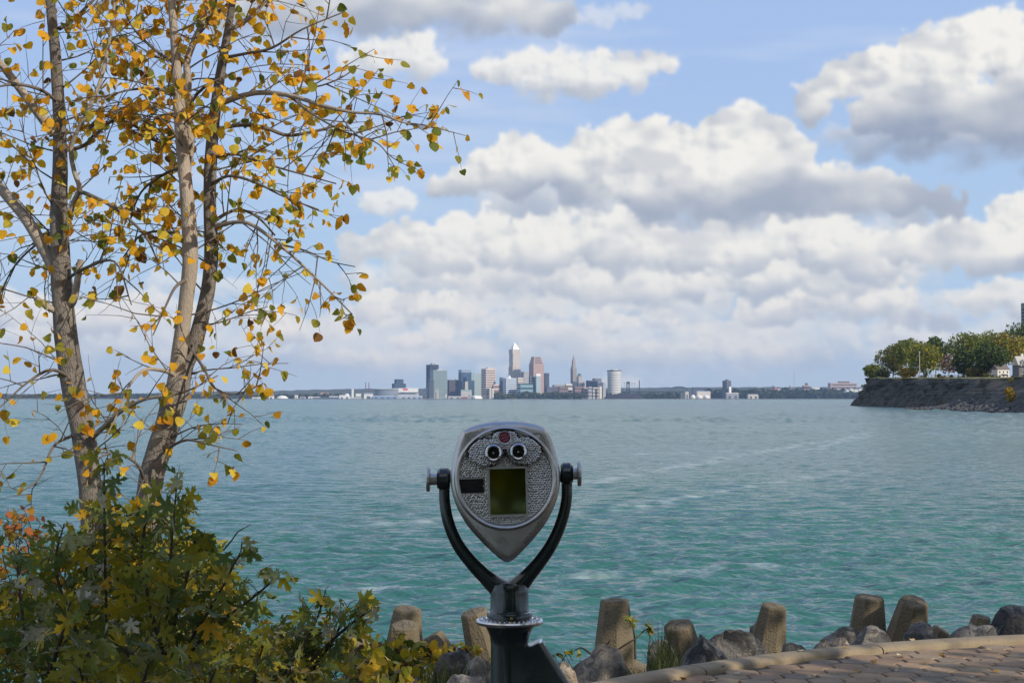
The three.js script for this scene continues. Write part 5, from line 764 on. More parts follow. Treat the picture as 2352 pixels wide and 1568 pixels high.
  { const g = thing('gabled_house', 'large half-timbered house with steep pale gables at the right edge', 'house', topAt(2358, 690), 0.18); g.scale.setScalar(0.62); mesh('wall', box(15, 8.5, 9, 0, 4.25, 0), std(0.13, 0.125, 0.135, 0.85), g); const r = gable(9, 6, 15, 0.5); r.rotateY(Math.PI / 2); r.translate(0, 8.51, 0); const rf = mesh('roof', r, std(0.46, 0.43, 0.37, 0.8), g); for (const x of [-4.6, 0.6, 5.4]) { const gg = gable(3.8, 4.6, 2.4, 0.3); gg.translate(x, 7.6, 4.2); mesh('gable', gg, std(0.50, 0.47, 0.41, 0.8), rf); mesh('gable_front', (() => { const s = gable(3.2, 4.0, 0.2, 0); s.translate(x, 7.62, 5.75); return s; })(), std(0.10, 0.09, 0.10, 0.85), rf); win(g, x, 8.9, 6.0, 0.9, 1.3); } for (const x of [-5.6, -2.4, 1, 4.6]) { win(g, x, 5.6, 4.56, 1.2, 1.7); win(g, x, 2.0, 4.56, 1.2, 2.0); } for (const x of [-4, 2.8]) mesh('timber', box(0.3, 8.4, 0.2, x, 4.2, 4.6), std(0.36, 0.34, 0.32, 0.8), g); mesh('chimney', box(1.6, 3.4, 1.2, -2.6, 14.4, -0.6), std(0.66, 0.64, 0.6, 0.8), rf); mesh('chimney', box(0.9, 2.4, 0.9, -8.2, 9.6, -1.5), std(0.7, 0.68, 0.64, 0.8), rf); }
  // apartment tower just cut by the frame
  { const d = 1150, g = thing('apartment_tower', 'tall grey apartment tower cut off by the right edge', 'building', topAt(2389, d), 0.3), H = (HY - 695) / FPX * d + EYE - topY(d), w = 17; mesh('wall', box(w, H, w, 0, H / 2, 0), std(0.26, 0.25, 0.245, 0.85), g); for (let k = 0; k < 21; k++) { const y = 3 + k * (H - 5) / 21; for (const s of [0, 1]) { const b = mesh('window_band', box(w * 0.86, 1.5, 0.3), phys(0.05, 0.06, 0.075, 0.15), g); if (s) { b.rotation.y = -Math.PI / 2; b.position.set(-w / 2 - 0.05, y, 0); } else b.position.set(0, y, w / 2 + 0.05); } mesh('balcony', box(3, 1, 1.2, w * 0.25, y - 0.8, w / 2 + 0.7), std(0.36, 0.35, 0.34, 0.8), g); } mesh('roof_box', box(w * 0.7, 4, w * 0.7, 0, H + 2, 0), std(0.2, 0.2, 0.2, 0.8), g); }
  // rubble slope and jetty
  { const r = rng(91), P = []; for (let i = 0; i < 1500; i++) { const t = r(), z = mixv(430, 612, r()), edge = 150 + (z - 520) * 0.085, up = Math.pow(r(), 1.2), s = 0.3 + 0.7 * r(), g = new THREE.IcosahedronGeometry(s, 0); g.scale(1, 0.7, 1); g.rotateY(r() * 6); g.rotateX(r() * 2); g.translate(edge - 14 * (1 - up) + up * 9 + (612 - z) * 0.02, WATER + up * 8.4 * sstep(610, 540, z) + 0.1, -z); P.push(g); } const m = mesh('rubble', merge(P), std(0.085, 0.083, 0.08, 0.95)); tag(m, 'slope of grey broken rock at the right end of the bluff', 'rubble'); m.userData.kind = 'stuff';
    const q = []; const n = 16, P0 = [], U0 = [], I0 = []; for (let i = 0; i <= n; i++) for (let j = 0; j <= n; j++) { const z = mixv(425, 616, i / n), up = j / n, edge = 150 + (z - 520) * 0.085; P0.push(edge - 15 * (1 - up) + up * 9 + (612 - z) * 0.02, WATER - 0.8 + up * 8.6 * sstep(610, 540, z) + 0.5 * noise2(i, j), -z); U0.push(i, j); } for (let i = 0; i < n; i++) for (let j = 0; j < n; j++) { const a = i * (n + 1) + j; I0.push(a, a + n + 1, a + 1, a + 1, a + n + 1, a + n + 2); } const g = new THREE.BufferGeometry(); g.setAttribute('position', new THREE.Float32BufferAttribute(P0, 3)); g.setAttribute('uv', new THREE.Float32BufferAttribute(U0, 2)); g.setIndex(I0); g.computeVertexNormals(); struct('rubble_slope', g, std(0.06, 0.058, 0.056, 0.95)); }
  { const a = at(2184, 938.2, 640), b = at(2256, 939.5, 600), g = thing('jetty', 'low tan sheet-pile jetty at the foot of the bluff', 'jetty', [a.x, WATER, a.z]); const dx = b.x - a.x, dz = b.z - a.z, L = Math.hypot(dx, dz), ang = -Math.atan2(dz, dx); const wall = mesh('deck', box(L, 0.5, 2, L / 2, 0.75, 0), std(0.30, 0.26, 0.17, 0.9), g); wall.rotation.y = ang; for (let i = 0; i <= 14; i++) { const p = mesh('pile', box(0.35, 1.8, 0.35, i / 14 * L, 0.1, 1.1), std(0.13, 0.11, 0.08, 0.9), g); p.rotation.y = ang; } }
}

// ---------------------------------------------------------------- the city across the lake
{
  const LAND = WATER + 2.8, GR = 'downtown buildings';
  const glass = (r, g, b, o = {}) => phys(r, g, b, 0.25, { metalness: 0.25, ...o }), wall = (r, g, b) => std(r, g, b, 0.9);
  // a tower seen between x0 and x1 with its top at y; share = part of its width that is the (shaded) left face
  function tower(name, label, x0, x1, y, D, mat, o = {}) {
    const px = D / FPX, W = (x1 - x0) * px, th = o.turn ?? 0.6, left = o.share ?? 0.33, a = W * (1 - left) / Math.cos(th), b = left > 0 ? W * left / Math.sin(th) : a * 0.6, H = EYE + (HY - y) * px - LAND, p = at((x0 + x1) / 2, y, D);
    const g = thing(name, label, 'building', [p.x, LAND, p.z], left > 0 ? th : 0.12, o.group ?? GR); g.userData.dim = undefined; delete g.userData.dim;
    const steps = o.steps ?? [[1, 1]]; let y0 = -3; steps.forEach(([hf, s], i) => { const y1 = H * hf; mesh(i ? 'upper_storeys' : 'wall', box(a * s, y1 - y0, b * s, 0, (y0 + y1) / 2, 0), mat, g); y0 = y1 - 0.02; });
    if (o.bands) { const n = o.bands, bm = o.bandMat ?? glass(0.05, 0.06, 0.08), hf = steps[0][0], lo = o.lo ?? 0.08, s = steps[0][1]; for (let k = 0; k < n; k++) { const yy = H * hf * (lo + (0.97 - lo) * (k + 0.5) / n), hh = H * hf * (1 - lo) / n * (o.bandH ?? 0.5); mesh('window_band', box(a * s * 0.93, hh, 0.5, 0, yy, b * s / 2 + 0.1), bm, g); if (left > 0.12 && !o.noLeft) mesh('window_band', box(0.5, hh, b * s * 0.93, -a * s / 2 - 0.1, yy, 0), bm, g); } }
    if (o.fins) for (let k = 0; k <= o.fins; k++) { const xx = (k / o.fins - 0.5) * a * 0.99; mesh('pier', box(a / o.fins * 0.35, H * (steps[0][0]), 0.8, xx, H * steps[0][0] / 2, b / 2 + 0.3), o.finMat ?? mat, g); if (left > 0.12) mesh('pier', box(0.8, H * steps[0][0], b / o.fins * 0.35, -a / 2 - 0.3, H * steps[0][0] / 2, (k / o.fins - 0.5) * b * 0.99), o.finMat ?? mat, g); }
    if (o.cap) mesh('parapet', box(a * (o.capW ?? 1.02), o.cap, b * (o.capW ?? 1.02), 0, H + o.cap / 2 - 0.1, 0), o.capMat ?? mat, g);
    if (o.plant) mesh('roof_plant', box(a * 0.4, o.plant, b * 0.4, a * 0.05, H + o.plant / 2 + (o.cap ?? 0) - 0.1, 0), o.plantMat ?? wall(0.5, 0.5, 0.5), g);
    return { g, a, b, H, D };
  }
  const zx = (z) => 832.9 + z / 5.85, zy = (z) => 769.7 + z / 5.85, z3 = (z) => 1148.8 + z / 5.85, z4x = (z) => 1522.1 + z / 5.118, z4y = (z) => 832.9 + z / 5.118, z5x = (z) => 516.9 + z / 6.825, z5y = (z) => 861.6 + z / 6.825;
  const navy = wall(0.035, 0.045, 0.065), slate = wall(0.10, 0.115, 0.14), cream = wall(0.62, 0.56, 0.47), white = wall(0.78, 0.76, 0.72), pink = wall(0.62, 0.47, 0.39), grey = wall(0.36, 0.36, 0.37), brown = wall(0.16, 0.125, 0.115), brick = wall(0.30, 0.16, 0.12), darkw = glass(0.03, 0.04, 0.06);
  // tallest, with its pyramid
  {
    const t = tower('office_tower', 'tallest tower, pale granite with a bright pyramid top', zx(1963), zx(2122), zy(182), 8700, wall(0.52, 0.47, 0.42), { share: 0.34, steps: [[0.64, 1], [0.985, 0.92]], fins: 9 }), { g, a, b, H } = t, ap = EYE + (HY - zy(90)) / FPX * 8700 - LAND;
    const py = new THREE.CylinderGeometry(0.001, 0.62, 1, 4, 1); py.rotateY(Math.PI / 4); py.scale(a * 1.0, ap - H, b * 1.0); py.translate(0, H * 0.985 + (ap - H) / 2, 0); mesh('pyramid', toCreasedNormals(py, 0.1), std(0.8, 0.8, 0.8, 0.45, { metalness: 0.6 }), g); mesh('spire', new THREE.CylinderGeometry(0.4, 0.8, 14, 6).translate(0, ap + 4, 0), white, g); for (const [sx, sz] of [[-1, 1], [1, 1], [1, -1], [-1, -1]]) mesh('corner_turret', box(a * 0.16, H * 0.1, b * 0.16, sx * a * 0.42, H * 0.95, sz * b * 0.42), wall(0.6, 0.56, 0.5), g);
  }
  // stepped pink tower
  { const t = tower('stepped_tower', 'pink granite tower with a stepped top right of the tallest one', z3(390), z3(586), zy(385), 8600, wall(0.44, 0.31, 0.27), { share: 0.3, fins: 7 }), { g, a, b, H } = t, top = EYE + (HY - zy(290)) / FPX * 8600 - LAND; for (let i = 0; i < 4; i++) { const h0 = mixv(H, top, i / 4), h1 = mixv(H, top, (i + 1) / 4), s = 0.95 - i * 0.085; mesh('stepped_storey', box(a * s, h1 - h0, b * s, 0, (h0 + h1) / 2 - 0.02, -b * 0.02 * i), wall(0.50, 0.37, 0.32), g); mesh('window_band', box(a * s * 0.8, (h1 - h0) * 0.45, 0.6, 0, (h0 + h1) / 2, b * s / 2 - b * 0.02 * i + 0.1), darkw, g); } }
  // old spired tower
  {
    const D = 9000, m = wall(0.34, 0.31, 0.28), t = tower('spired_tower', 'slim old stone tower rising in tiers to a needle spire', z3(949), z3(1027), zy(442), D, m, { share: 0.36, fins: 6 }), { g, a, b, H } = t, y = (v) => EYE + (HY - zy(v)) / FPX * D - LAND; let p = H;
    for (const [v, s] of [[412, 0.86], [346, 0.62], [322, 0.42]]) { const h = y(v); mesh('tier', box(a * s, h - p + 0.1, b * s, 0, (p + h) / 2, 0), m, g); for (const [sx, sz] of [[-1, 1], [1, 1]]) mesh('pinnacle', new THREE.ConeGeometry(a * 0.07, (h - p) * 0.9, 5).translate(sx * a * s * 0.46, p + (h - p) * 0.6 + 6, sz * b * s * 0.46), m, g); p = h; }
    const c = new THREE.ConeGeometry(a * 0.19, y(250) - p, 8); c.translate(0, (y(250) + p) / 2, 0); mesh('spire', c, wall(0.30, 0.29, 0.28), g);
  }
  tower('domed_building', 'mid-height building with a round copper dome beside the spired tower', z3(1033), z3(1103), zy(545), 9000, wall(0.40, 0.36, 0.31), { share: 0.3 }); { const t = scene.children[scene.children.length - 1], d = new THREE.SphereGeometry(1, 20, 10, 0, 6.283, 0, 1.57); d.scale(11, 14, 11); d.translate(0, EYE + (HY - zy(545)) / FPX * 9000 - LAND, 0); mesh('dome', d, wall(0.12, 0.2, 0.2), t); }
  // white ribbed federal tower
  { const D = 8500, px = D / FPX, R = (z3(1624) - z3(1441)) / 2 * px, H = EYE + (HY - zy(484)) * px - LAND, p = at((z3(1441) + z3(1624)) / 2, 900, D), g = thing('white_ribbed_tower', 'broad white rounded tower with horizontal window rows and a dark overhanging cap', 'building', [p.x, LAND, p.z], 0, GR);
    const prof = []; for (let i = 0; i <= 12; i++) { const t = i / 12; prof.push(new THREE.Vector2(R * (1 - 0.03 * Math.sin(t * 3.14)), H * t - 3 * (1 - t))); } mesh('wall', new THREE.LatheGeometry(prof, 40), wall(0.74, 0.71, 0.64), g); for (let k = 0; k < 15; k++) { const t = 0.05 + 0.9 * (k + 0.5) / 15; mesh('window_band', new THREE.CylinderGeometry(R * (1 - 0.03 * Math.sin(t * 3.14)) + 0.25, R * (1 - 0.03 * Math.sin(t * 3.14)) + 0.25, H / 15 * 0.34, 40, 1, true).translate(0, H * t, 0), wall(0.24, 0.26, 0.29), g); }
    mesh('parapet', new THREE.CylinderGeometry(R * 1.08, R * 1.04, 5, 40).translate(0, H + 2.4, 0), wall(0.07, 0.07, 0.08), g); mesh('roof_plant', new THREE.CylinderGeometry(R * 0.5, R * 0.5, 4, 24).translate(0, H + 6.8, 0), white, g); }
  // left group
  tower('dark_tower', 'dark blue slab tower, tallest of the left group', zx(855), zx(1018), zy(412), 8600, navy, { share: 0.3, fins: 8, finMat: wall(0.045, 0.055, 0.075), cap: 6, plant: 8, plantMat: grey });
  tower('glass_tower', 'pale green glass tower in front of the dark slab', zx(910), zx(1137), zy(470), 8400, glass(0.30, 0.36, 0.34), { share: 0.2, bands: 18, bandH: 0.42, bandMat: glass(0.18, 0.23, 0.24), plant: 5 });
  tower('blue_block', 'small blue block at the foot of the dark slab tower', zx(872), zx(956), zy(600), 8350, slate, { share: 0.3, bands: 7 });
  tower('brown_block', 'dark brown block between the glass tower and the slant-roofed tower', zx(1139), zx(1286), zy(600), 8600, brown, { share: 0.2, bands: 8, plant: 5 });
  { const t = tower('slant_roofed_tower', 'blue glass tower with a pale slanted roof wedge', zx(1287), zx(1460), zy(500), 8600, glass(0.10, 0.15, 0.24), { share: 0.25, bands: 14, bandH: 0.4, bandMat: glass(0.06, 0.09, 0.15) }), { g, a, b, H } = t, s = new THREE.Shape(); s.moveTo(-a / 2, 0); s.lineTo(a / 2, 0); s.lineTo(a / 2, 16); s.lineTo(-a / 2, 14); s.closePath(); const e = new THREE.ExtrudeGeometry(s, { depth: b * 0.98, bevelEnabled: false }); e.translate(0, H - 0.1, -b * 0.49); mesh('roof_wedge', e, glass(0.34, 0.40, 0.46), g); }
  tower('pale_glass_tower', 'pale aqua glass tower beside the slant-roofed one', zx(1444), zx(1502), zy(497), 8550, glass(0.34, 0.46, 0.48), { share: 0.3 });
  tower('pale_glass_tower', 'lighter aqua glass tower next to the banded pink tower', zx(1498), zx(1586), zy(512), 8600, glass(0.52, 0.62, 0.58), { share: 0.0 });
  tower('dark_block', 'dark low block at the foot of the slant-roofed tower', zx(1322), zx(1378), zy(622), 8400, navy, { share: 0.3 });
  tower('cream_block', 'narrow cream block against the dark low one', zx(1378), zx(1412), zy(622), 8400, wall(0.50, 0.46, 0.40), { share: 0 });
  tower('banded_tower', 'pinkish tower with dark window rows and a dark left face', zx(1594), zx(1786), zy(450), 8450, wall(0.66, 0.53, 0.45), { share: 0.34, bands: 11, bandH: 0.42, bandMat: wall(0.16, 0.14, 0.14), plant: 6, lo: 0.12 });
  tower('pink_block', 'low pinkish block right of the banded tower', zx(1742), zx(1846), zy(660), 8400, pink, { share: 0.2, bands: 3, bandMat: wall(0.2, 0.15, 0.14) });
  tower('dark_office', 'dark blue office block in front of the tallest tower', zx(1839), zx(1890), zy(566), 8420, slate, { share: 0.3 });
  { const t = tower('white_office', 'white and blue office block with a tiny pyramid roof before the tallest tower', zx(1885), zx(2066), zy(577), 8400, wall(0.58, 0.62, 0.66), { share: 0.25, bands: 9, bandH: 0.4, bandMat: glass(0.20, 0.28, 0.38) }); const c = new THREE.ConeGeometry(12, 16, 4); c.translate(0, t.H + 7.9, 0); mesh('roof_pyramid', c, white, t.g); }
  tower('cream_office', 'cream stone block right of the white office block', zx(2070), zx(2162), zy(570), 8480, cream, { share: 0.2, bands: 7, bandH: 0.35, bandMat: wall(0.3, 0.27, 0.24) });
  tower('grey_office', 'plain grey tower behind, between the two tallest', zx(2126), zx(2236), zy(492), 8750, grey, { share: 0.35 });
  tower('green_office', 'grey-green block at the foot of the stepped tower', z3(385), z3(476), zy(556), 8420, wall(0.26, 0.27, 0.23), { share: 0.25, bands: 8 });
  tower('white_glass_office', 'white-topped blue glass block right of the grey-green one', z3(475), z3(546), zy(549), 8400, glass(0.42, 0.5, 0.52), { share: 0.15, cap: 12, capMat: white });
  tower('teal_glass_hall', 'low teal glass building below the tallest tower', z3(234), z3(446), zy(648), 8360, glass(0.06, 0.12, 0.14), { share: 0.15, bands: 3, bandMat: glass(0.3, 0.42, 0.45) });
  tower('navy_office', 'dark blue tower right of the stepped tower', z3(586), z3(660), zy(508), 8700, wall(0.10, 0.12, 0.16), { share: 0.3, bands: 10 });
  tower('hotel_block', 'dark stepped block left of the white ribbed tower', z3(1212), z3(1392), zy(580), 8700, wall(0.17, 0.18, 0.21), { share: 0.25, steps: [[0.8, 1], [1, 0.7]], bands: 6 });
  tower('court_block', 'navy block in front of the dark stepped one', z3(1153), z3(1312), zy(607), 8600, wall(0.07, 0.08, 0.11), { share: 0.2, bands: 5 });
  tower('grey_slab', 'narrow grey slab touching the white ribbed tower', z3(1365), z3(1421), zy(632), 8450, wall(0.34, 0.35, 0.37), { share: 0.3 });
  tower('cream_slab', 'small cream block left of the narrow grey slab', z3(1328), z3(1367), zy(688), 8400, cream, { share: 0.2 });
  const low = [['terracotta', 601, 775, 695, 8500, wall(0.12, 0.12, 0.16)], ['brick', 775, 916, 698, 8480, wall(0.22, 0.15, 0.14)], ['cream', 868, 972, 652, 8550, wall(0.62, 0.58, 0.52)], ['slate', 974, 1036, 622, 8600, wall(0.07, 0.09, 0.12)], ['slate', 1032, 1117, 640, 8500, wall(0.09, 0.12, 0.13)], ['brick', 1115, 1141, 625, 8500, brick], ['tan', 1120, 1182, 700, 8420, wall(0.42, 0.30, 0.25)], ['grey', 1180, 1235, 690, 8400, grey], ['cream', 1232, 1330, 700, 8420, wall(0.50, 0.45, 0.40)], ['brick', 985, 1120, 690, 8420, wall(0.25, 0.15, 0.13)], ['tan', 700, 870, 668, 8620, wall(0.30, 0.27, 0.25)]];
  low.forEach(([k, a, b, y, D, m], i) => tower('warehouse', k + ' low building of the warehouse row right of downtown, ' + ['first from the left', 'long and dull red', 'tall pale one', 'narrow and dark', 'dark with a stepped front', 'slim and dark red', 'tan and squat', 'plain one', 'wide and pale', 'in front of the dark pair', 'behind the first two'][i], z3(a), z3(b), zy(y), D, m, { share: 0.15, bands: 3, bandH: 0.35, bandMat: wall(0.08, 0.08, 0.1), group: 'low warehouses' }));
  tower('ziggurat_office', 'stepped dark blue office block left of downtown', zx(378), zx(596), zy(592), 8600, wall(0.05, 0.08, 0.12), { share: 0.2, steps: [[0.55, 1], [0.78, 0.85], [1, 0.55]], bands: 4, bandMat: glass(0.10, 0.16, 0.2) });
  { // stadium
    const D = 8400, p = at(zx(450), zy(760), D), g = thing('stadium', 'long grey stadium with a ribbed rim and a big white scoreboard', 'stadium', [p.x, LAND, p.z], 0, GR), px = D / FPX, L = (zx(490) - zx(150)) * px, cxl = (zx(320) - zx(450)) * px, h = EYE + (HY - zy(722)) * px - LAND;
    const bowl = new THREE.CylinderGeometry(L * 0.52, L * 0.48, h, 40, 1, false); bowl.scale(1, 1, 0.7); bowl.translate(cxl, h / 2 - 1, -60); mesh('bowl', bowl, wall(0.25, 0.29, 0.34), g); for (let i = 0; i < 22; i++) { const a = Math.PI * (i / 21), x = cxl - Math.cos(a) * L * 0.52, z = -60 + Math.sin(a) * L * 0.52 * 0.7; mesh('rim_truss', box(7, 5, 8, x, h + 1, z), wall(0.6, 0.6, 0.6), g); }
    const sx = (zx(620) - zx(450)) * px, sw = (zx(755) - zx(490)) * px, sh = (zy(770) - zy(716)) * px, sb = mesh('scoreboard', box(sw, sh, 6, sx, h + 4 - sh / 2, 30), white, g); mesh('red_panel', box(sw * 0.25, sh * 0.42, 1, sx - sw * 0.15, h - sh * 0.12, 33.6), wall(0.75, 0.10, 0.09), sb); mesh('stand', box(sw * 1.1, h * 0.6, 40, sx, h * 0.28, 0), wall(0.5, 0.5, 0.5), g); for (const [x0, x1] of [[760, 815], [850, 800], [815, 855]]) { const a = V((zx(x0) - zx(450)) * px, 3, 20), b = V((zx(x1) - zx(450)) * px, h * 1.05, 20); mesh('ramp_truss', limb([a, a.clone().lerp(b, 0.5), b], [2, 2, 2], 5, 2), wall(0.45, 0.47, 0.5), g); }
  }
  const sheds = [[140, 470, 818, wall(0.22, 0.33, 0.5), 'long blue dockside shed with a white roof in front of the stadium'], [515, 802, 818, wall(0.40, 0.46, 0.56), 'second pale blue dockside shed in front of the scoreboard'], [1150, 1410, 822, wall(0.5, 0.48, 0.45), 'low pale dock building left of the white hangar'], [1320, 1412, 826, wall(0.42, 0.14, 0.11), 'small red dock building beside the white hangar'], [1112 + 0, 1166, 800, wall(0.3, 0.36, 0.36), 'small dock kiosk']].slice(0, 4);
  const shed = (name, label, x0, x1, y, D, m, roof, rise = 2) => { const px = D / FPX, W = (x1 - x0) * px, H = Math.max(3, EYE + (HY - y) * px - LAND), p = at((x0 + x1) / 2, y, D), g = thing(name, label, 'building', [p.x, LAND - 0.8, p.z], 0.05, 'low buildings on the far shore'); mesh('wall', box(W, H, 40, 0, H / 2, 0), m, g); const s = new THREE.Shape(); s.moveTo(-21, 0); s.lineTo(0, rise); s.lineTo(21, 0); s.closePath(); const e = new THREE.ExtrudeGeometry(s, { depth: W + 1, bevelEnabled: false }); e.rotateY(Math.PI / 2); e.translate(-W / 2 - 0.5, H + 0.02, 0); mesh('roof', e, roof, g); const n = Math.max(1, Math.round(W / 30)); for (let k = 0; k < n; k++) mesh('door', box(W / n * 0.4, H * 0.6, 0.6, (k + 0.5) / n * W - W / 2, H * 0.3, 20.2), wall(0.1, 0.11, 0.13), g); return g; };
  sheds.forEach(([a, b, y, m, l]) => shed('dock_shed', l, zx(a), zx(b), zy(y), 8345, m, white));
  { const px = 8345 / FPX, p = at(zx(1520), zy(840), 8345), g = thing('white_hangar', 'white arched hangar on the waterfront below the banded tower', 'building', [p.x, LAND - 1, p.z], -0.5), c = new THREE.CylinderGeometry(1, 1, 1, 24, 1, false, 0, Math.PI); c.rotateZ(Math.PI / 2); c.rotateX(-Math.PI / 2); c.rotateX(Math.PI / 2); const s = new THREE.Shape(); s.absarc(0, 0, 1, 0, Math.PI); s.closePath(); const e = new THREE.ExtrudeGeometry(s, { depth: 1, bevelEnabled: false, curveSegments: 16 }); e.scale(18, 17, 70); e.translate(0, 0, -35); mesh('vault', e, white, g); mesh('door', box(10, 9, 1, 0, 4.5, 35.2), wall(0.3, 0.3, 0.3), g); }
  { const D = 8345, p = at(zx(1729), zy(850), D), g = thing('silo', 'pair of tall white grain silos at the shore', 'silo', [p.x, LAND - 1, p.z]), H = EYE + (HY - zy(712)) / FPX * D - LAND; for (const x of [-6, 6]) mesh('drum', new THREE.CylinderGeometry(6, 6, H, 16).translate(x, H / 2, 0), wall(0.62, 0.59, 0.52), g); }
  { const D = 8340, p = at(zx(1117), zy(850), D), g = thing('lighthouse', 'slim white beacon tower at the water left of the white hangar', 'lighthouse', [p.x, LAND - 1, p.z]), H = EYE + (HY - zy(787)) / FPX * D - LAND; mesh('shaft', new THREE.CylinderGeometry(2.4, 3.4, H, 12).translate(0, H / 2, 0), white, g); mesh('lantern', new THREE.CylinderGeometry(1.6, 1.6, 3, 8).translate(0, H + 1.5, 0), wall(0.1, 0.1, 0.1), g); }
  for (const [a, b, y, l] of [[835, 1022, 705, 'pale columned hall with a green roof below the glass tower'], [1320, 1466, 728, 'pale columned courthouse below the slant-roofed tower']]) { const g = shed('columned_hall', l, zx(a), zx(b), zy(y) + 3, 8390, wall(0.46, 0.45, 0.42), wall(0.28, 0.40, 0.36), 6); const px = 8390 / FPX, W = (zx(b) - zx(a)) * px, H = 24; for (let k = 0; k <= 9; k++) mesh('column', new THREE.CylinderGeometry(1.6, 1.6, H, 8).translate((k / 9 - 0.5) * W * 0.8, H / 2, 22), wall(0.66, 0.63, 0.57), g); }
  // stacks, masts, bridge
  const stack = (label, x, y0, D, w, m = wall(0.16, 0.09, 0.1)) => { const p = at(x, y0, D), g = thing('smokestack', label, 'smokestack', [p.x, LAND, p.z]), H = p.y - LAND; mesh('shaft', new THREE.CylinderGeometry(w * 0.42, w * 0.5, H, 12).translate(0, H / 2, 0), m, g); mesh('rim', new THREE.CylinderGeometry(w * 0.5, w * 0.5, 3, 12).translate(0, H - 1, 0), wall(0.1, 0.08, 0.08), g); };
  stack('left of the pair of thin dark red smokestacks', zx(40), zy(636), 9300, 5); stack('right of the pair of thin dark red smokestacks', zx(83), zy(640), 9300, 5);
  stack('lone tall dark smokestack right of the white ribbed tower', z3(1871), zy(606), 8800, 6, wall(0.08, 0.06, 0.07)); stack('short dark smokestack in the brick works at the right', z4x(1497), z4y(268), 9000, 6); stack('thin smokestack by the brick works', z4x(1292), z4y(268), 9000, 4); stack('second thin smokestack by the brick works', z4x(1308), z4y(270), 9000, 4);
  { const D = 8800, p = at(z3(1720), zy(628), D), g = thing('lift_bridge_tower', 'dark lattice lift-bridge tower right of the white ribbed tower', 'bridge tower', [p.x, LAND, p.z]), H = p.y - LAND; for (const [x, z] of [[-7, -7], [7, -7], [7, 7], [-7, 7]]) mesh('post', box(2.5, H, 2.5, x, H / 2, z), navy, g); for (let i = 0; i < 8; i++) { const y0 = H * i / 8, y1 = H * (i + 1) / 8; mesh('brace', limb([V(-7, y0, 7), V(0, (y0 + y1) / 2, 7), V(7, y1, 7)], [1, 1, 1], 4, 1), navy, g); mesh('brace', limb([V(7, y0, 7.5), V(0, (y0 + y1) / 2, 7.5), V(-7, y1, 7.5)], [1, 1, 1], 4, 1), navy, g); } mesh('machine_house', box(16, 12, 16, 0, H - 4, 0), navy, g); }
  { const D = 8900; for (let i = 0; i < 5; i++) { const x = 1672 + i * 34, p = at(z3(x), zy(642), D), g = thing('floodlight_mast', 'stadium floodlight mast, ' + ['leftmost', 'second', 'middle', 'fourth', 'rightmost'][i] + ' of five above the far bridge', 'light mast', [p.x, LAND, p.z], 0, 'floodlight masts'), H = p.y - LAND; mesh('pole', box(1.2, H, 1.2, 0, H / 2, 0), grey, g); mesh('lamp_bank', box(9, 7, 1.5, 0, H - 2, 0), wall(0.5, 0.5, 0.5), g); } }
  { const D = 8600, a = at(z3(600), zy(760), D), b = at(z4x(0) + 60, zy(762), D), y = a.y - LAND, g = thing('viaduct', 'long dark steel viaduct behind the shore trees', 'bridge', [a.x, LAND, a.z]), L = b.x - a.x; mesh('deck', box(L, 6, 12, L / 2, y, 0), navy, g); for (let i = 0; i <= 34; i++) mesh('pier', box(3, y, 8, i / 34 * L, y / 2, 0), navy, g); }
  { const D = 9300, p = at(z4x(192), z4y(335), D), g = thing('arch_bridge', 'faint blue steel arch bridge far right of downtown', 'bridge', [p.x, p.y, p.z]), R = (z4x(310) - z4x(75)) / 2 * D / FPX, hh = (z4y(335) - z4y(282)) * D / FPX, q = []; for (let i = 0; i <= 16; i++) { const a = Math.PI * i / 16; q.push(V(-Math.cos(a) * R, Math.sin(a) * hh, 0)); } mesh('arch', limb(q, [3, 3], 6, 2), slate, g); mesh('arch', limb(q.map((v) => V(v.x * 0.94, v.y * 0.84, 0)), [2.2, 2.2], 6, 2), slate, g); for (let i = 2; i < 15; i++) mesh('hanger', box(1.6, q[i].y, 1.6, q[i].x, q[i].y / 2, 0), slate, g); mesh('deck', box(R * 2.6, 4, 8, 0, 0, 0), slate, g); }
  { const D = 9000, p = at(z4x(1548), z4y(118), D), g = thing('radio_mast', 'thin lattice radio mast above the wooded shore at the right', 'mast', [p.x, LAND, p.z]), H = p.y - LAND; for (const x of [-2, 2]) mesh('leg', limb([V(x * 1.6, 0, 0), V(x, H / 2, 0), V(x * 0.4, H, 0)], [0.9, 0.8, 0.6], 4, 2), wall(0.45, 0.4, 0.4), g); for (let i = 0; i < 14; i++) mesh('brace', box(5 * (1 - i / 18), 0.8, 0.8, 0, H * (i + 0.5) / 14, 0), wall(0.45, 0.4, 0.4), g); }
  // right shore
  { const t = tower('lakeside_tower', 'lone dark apartment tower on the shore right of downtown', z4x(705), z4x(806), z4y(210), 8400, wall(0.13, 0.145, 0.17), { share: 0.4, bands: 14, bandH: 0.4, bandMat: wall(0.07, 0.08, 0.1), plant: 6, plantMat: slate }); }
  tower('white_slab', 'white slab against the right side of the lone apartment tower', z4x(779), z4x(808), z4y(280), 8370, white, { share: 0.15 });
  shed('low_hall', 'low grey building at the foot of the lone apartment tower', z4x(745), z4x(887), z4y(362), 8350, grey, wall(0.6, 0.55, 0.48), 5);
  shed('low_hall', 'pale harbour building left of the lone apartment tower', z4x(262), z4x(300), z4y(338), 8360, cream, cream, 1); shed('low_hall', 'long pale shed on the shore below the arch bridge', z4x(400), z4x(556), z4y(340), 8380, cream, white, 3);
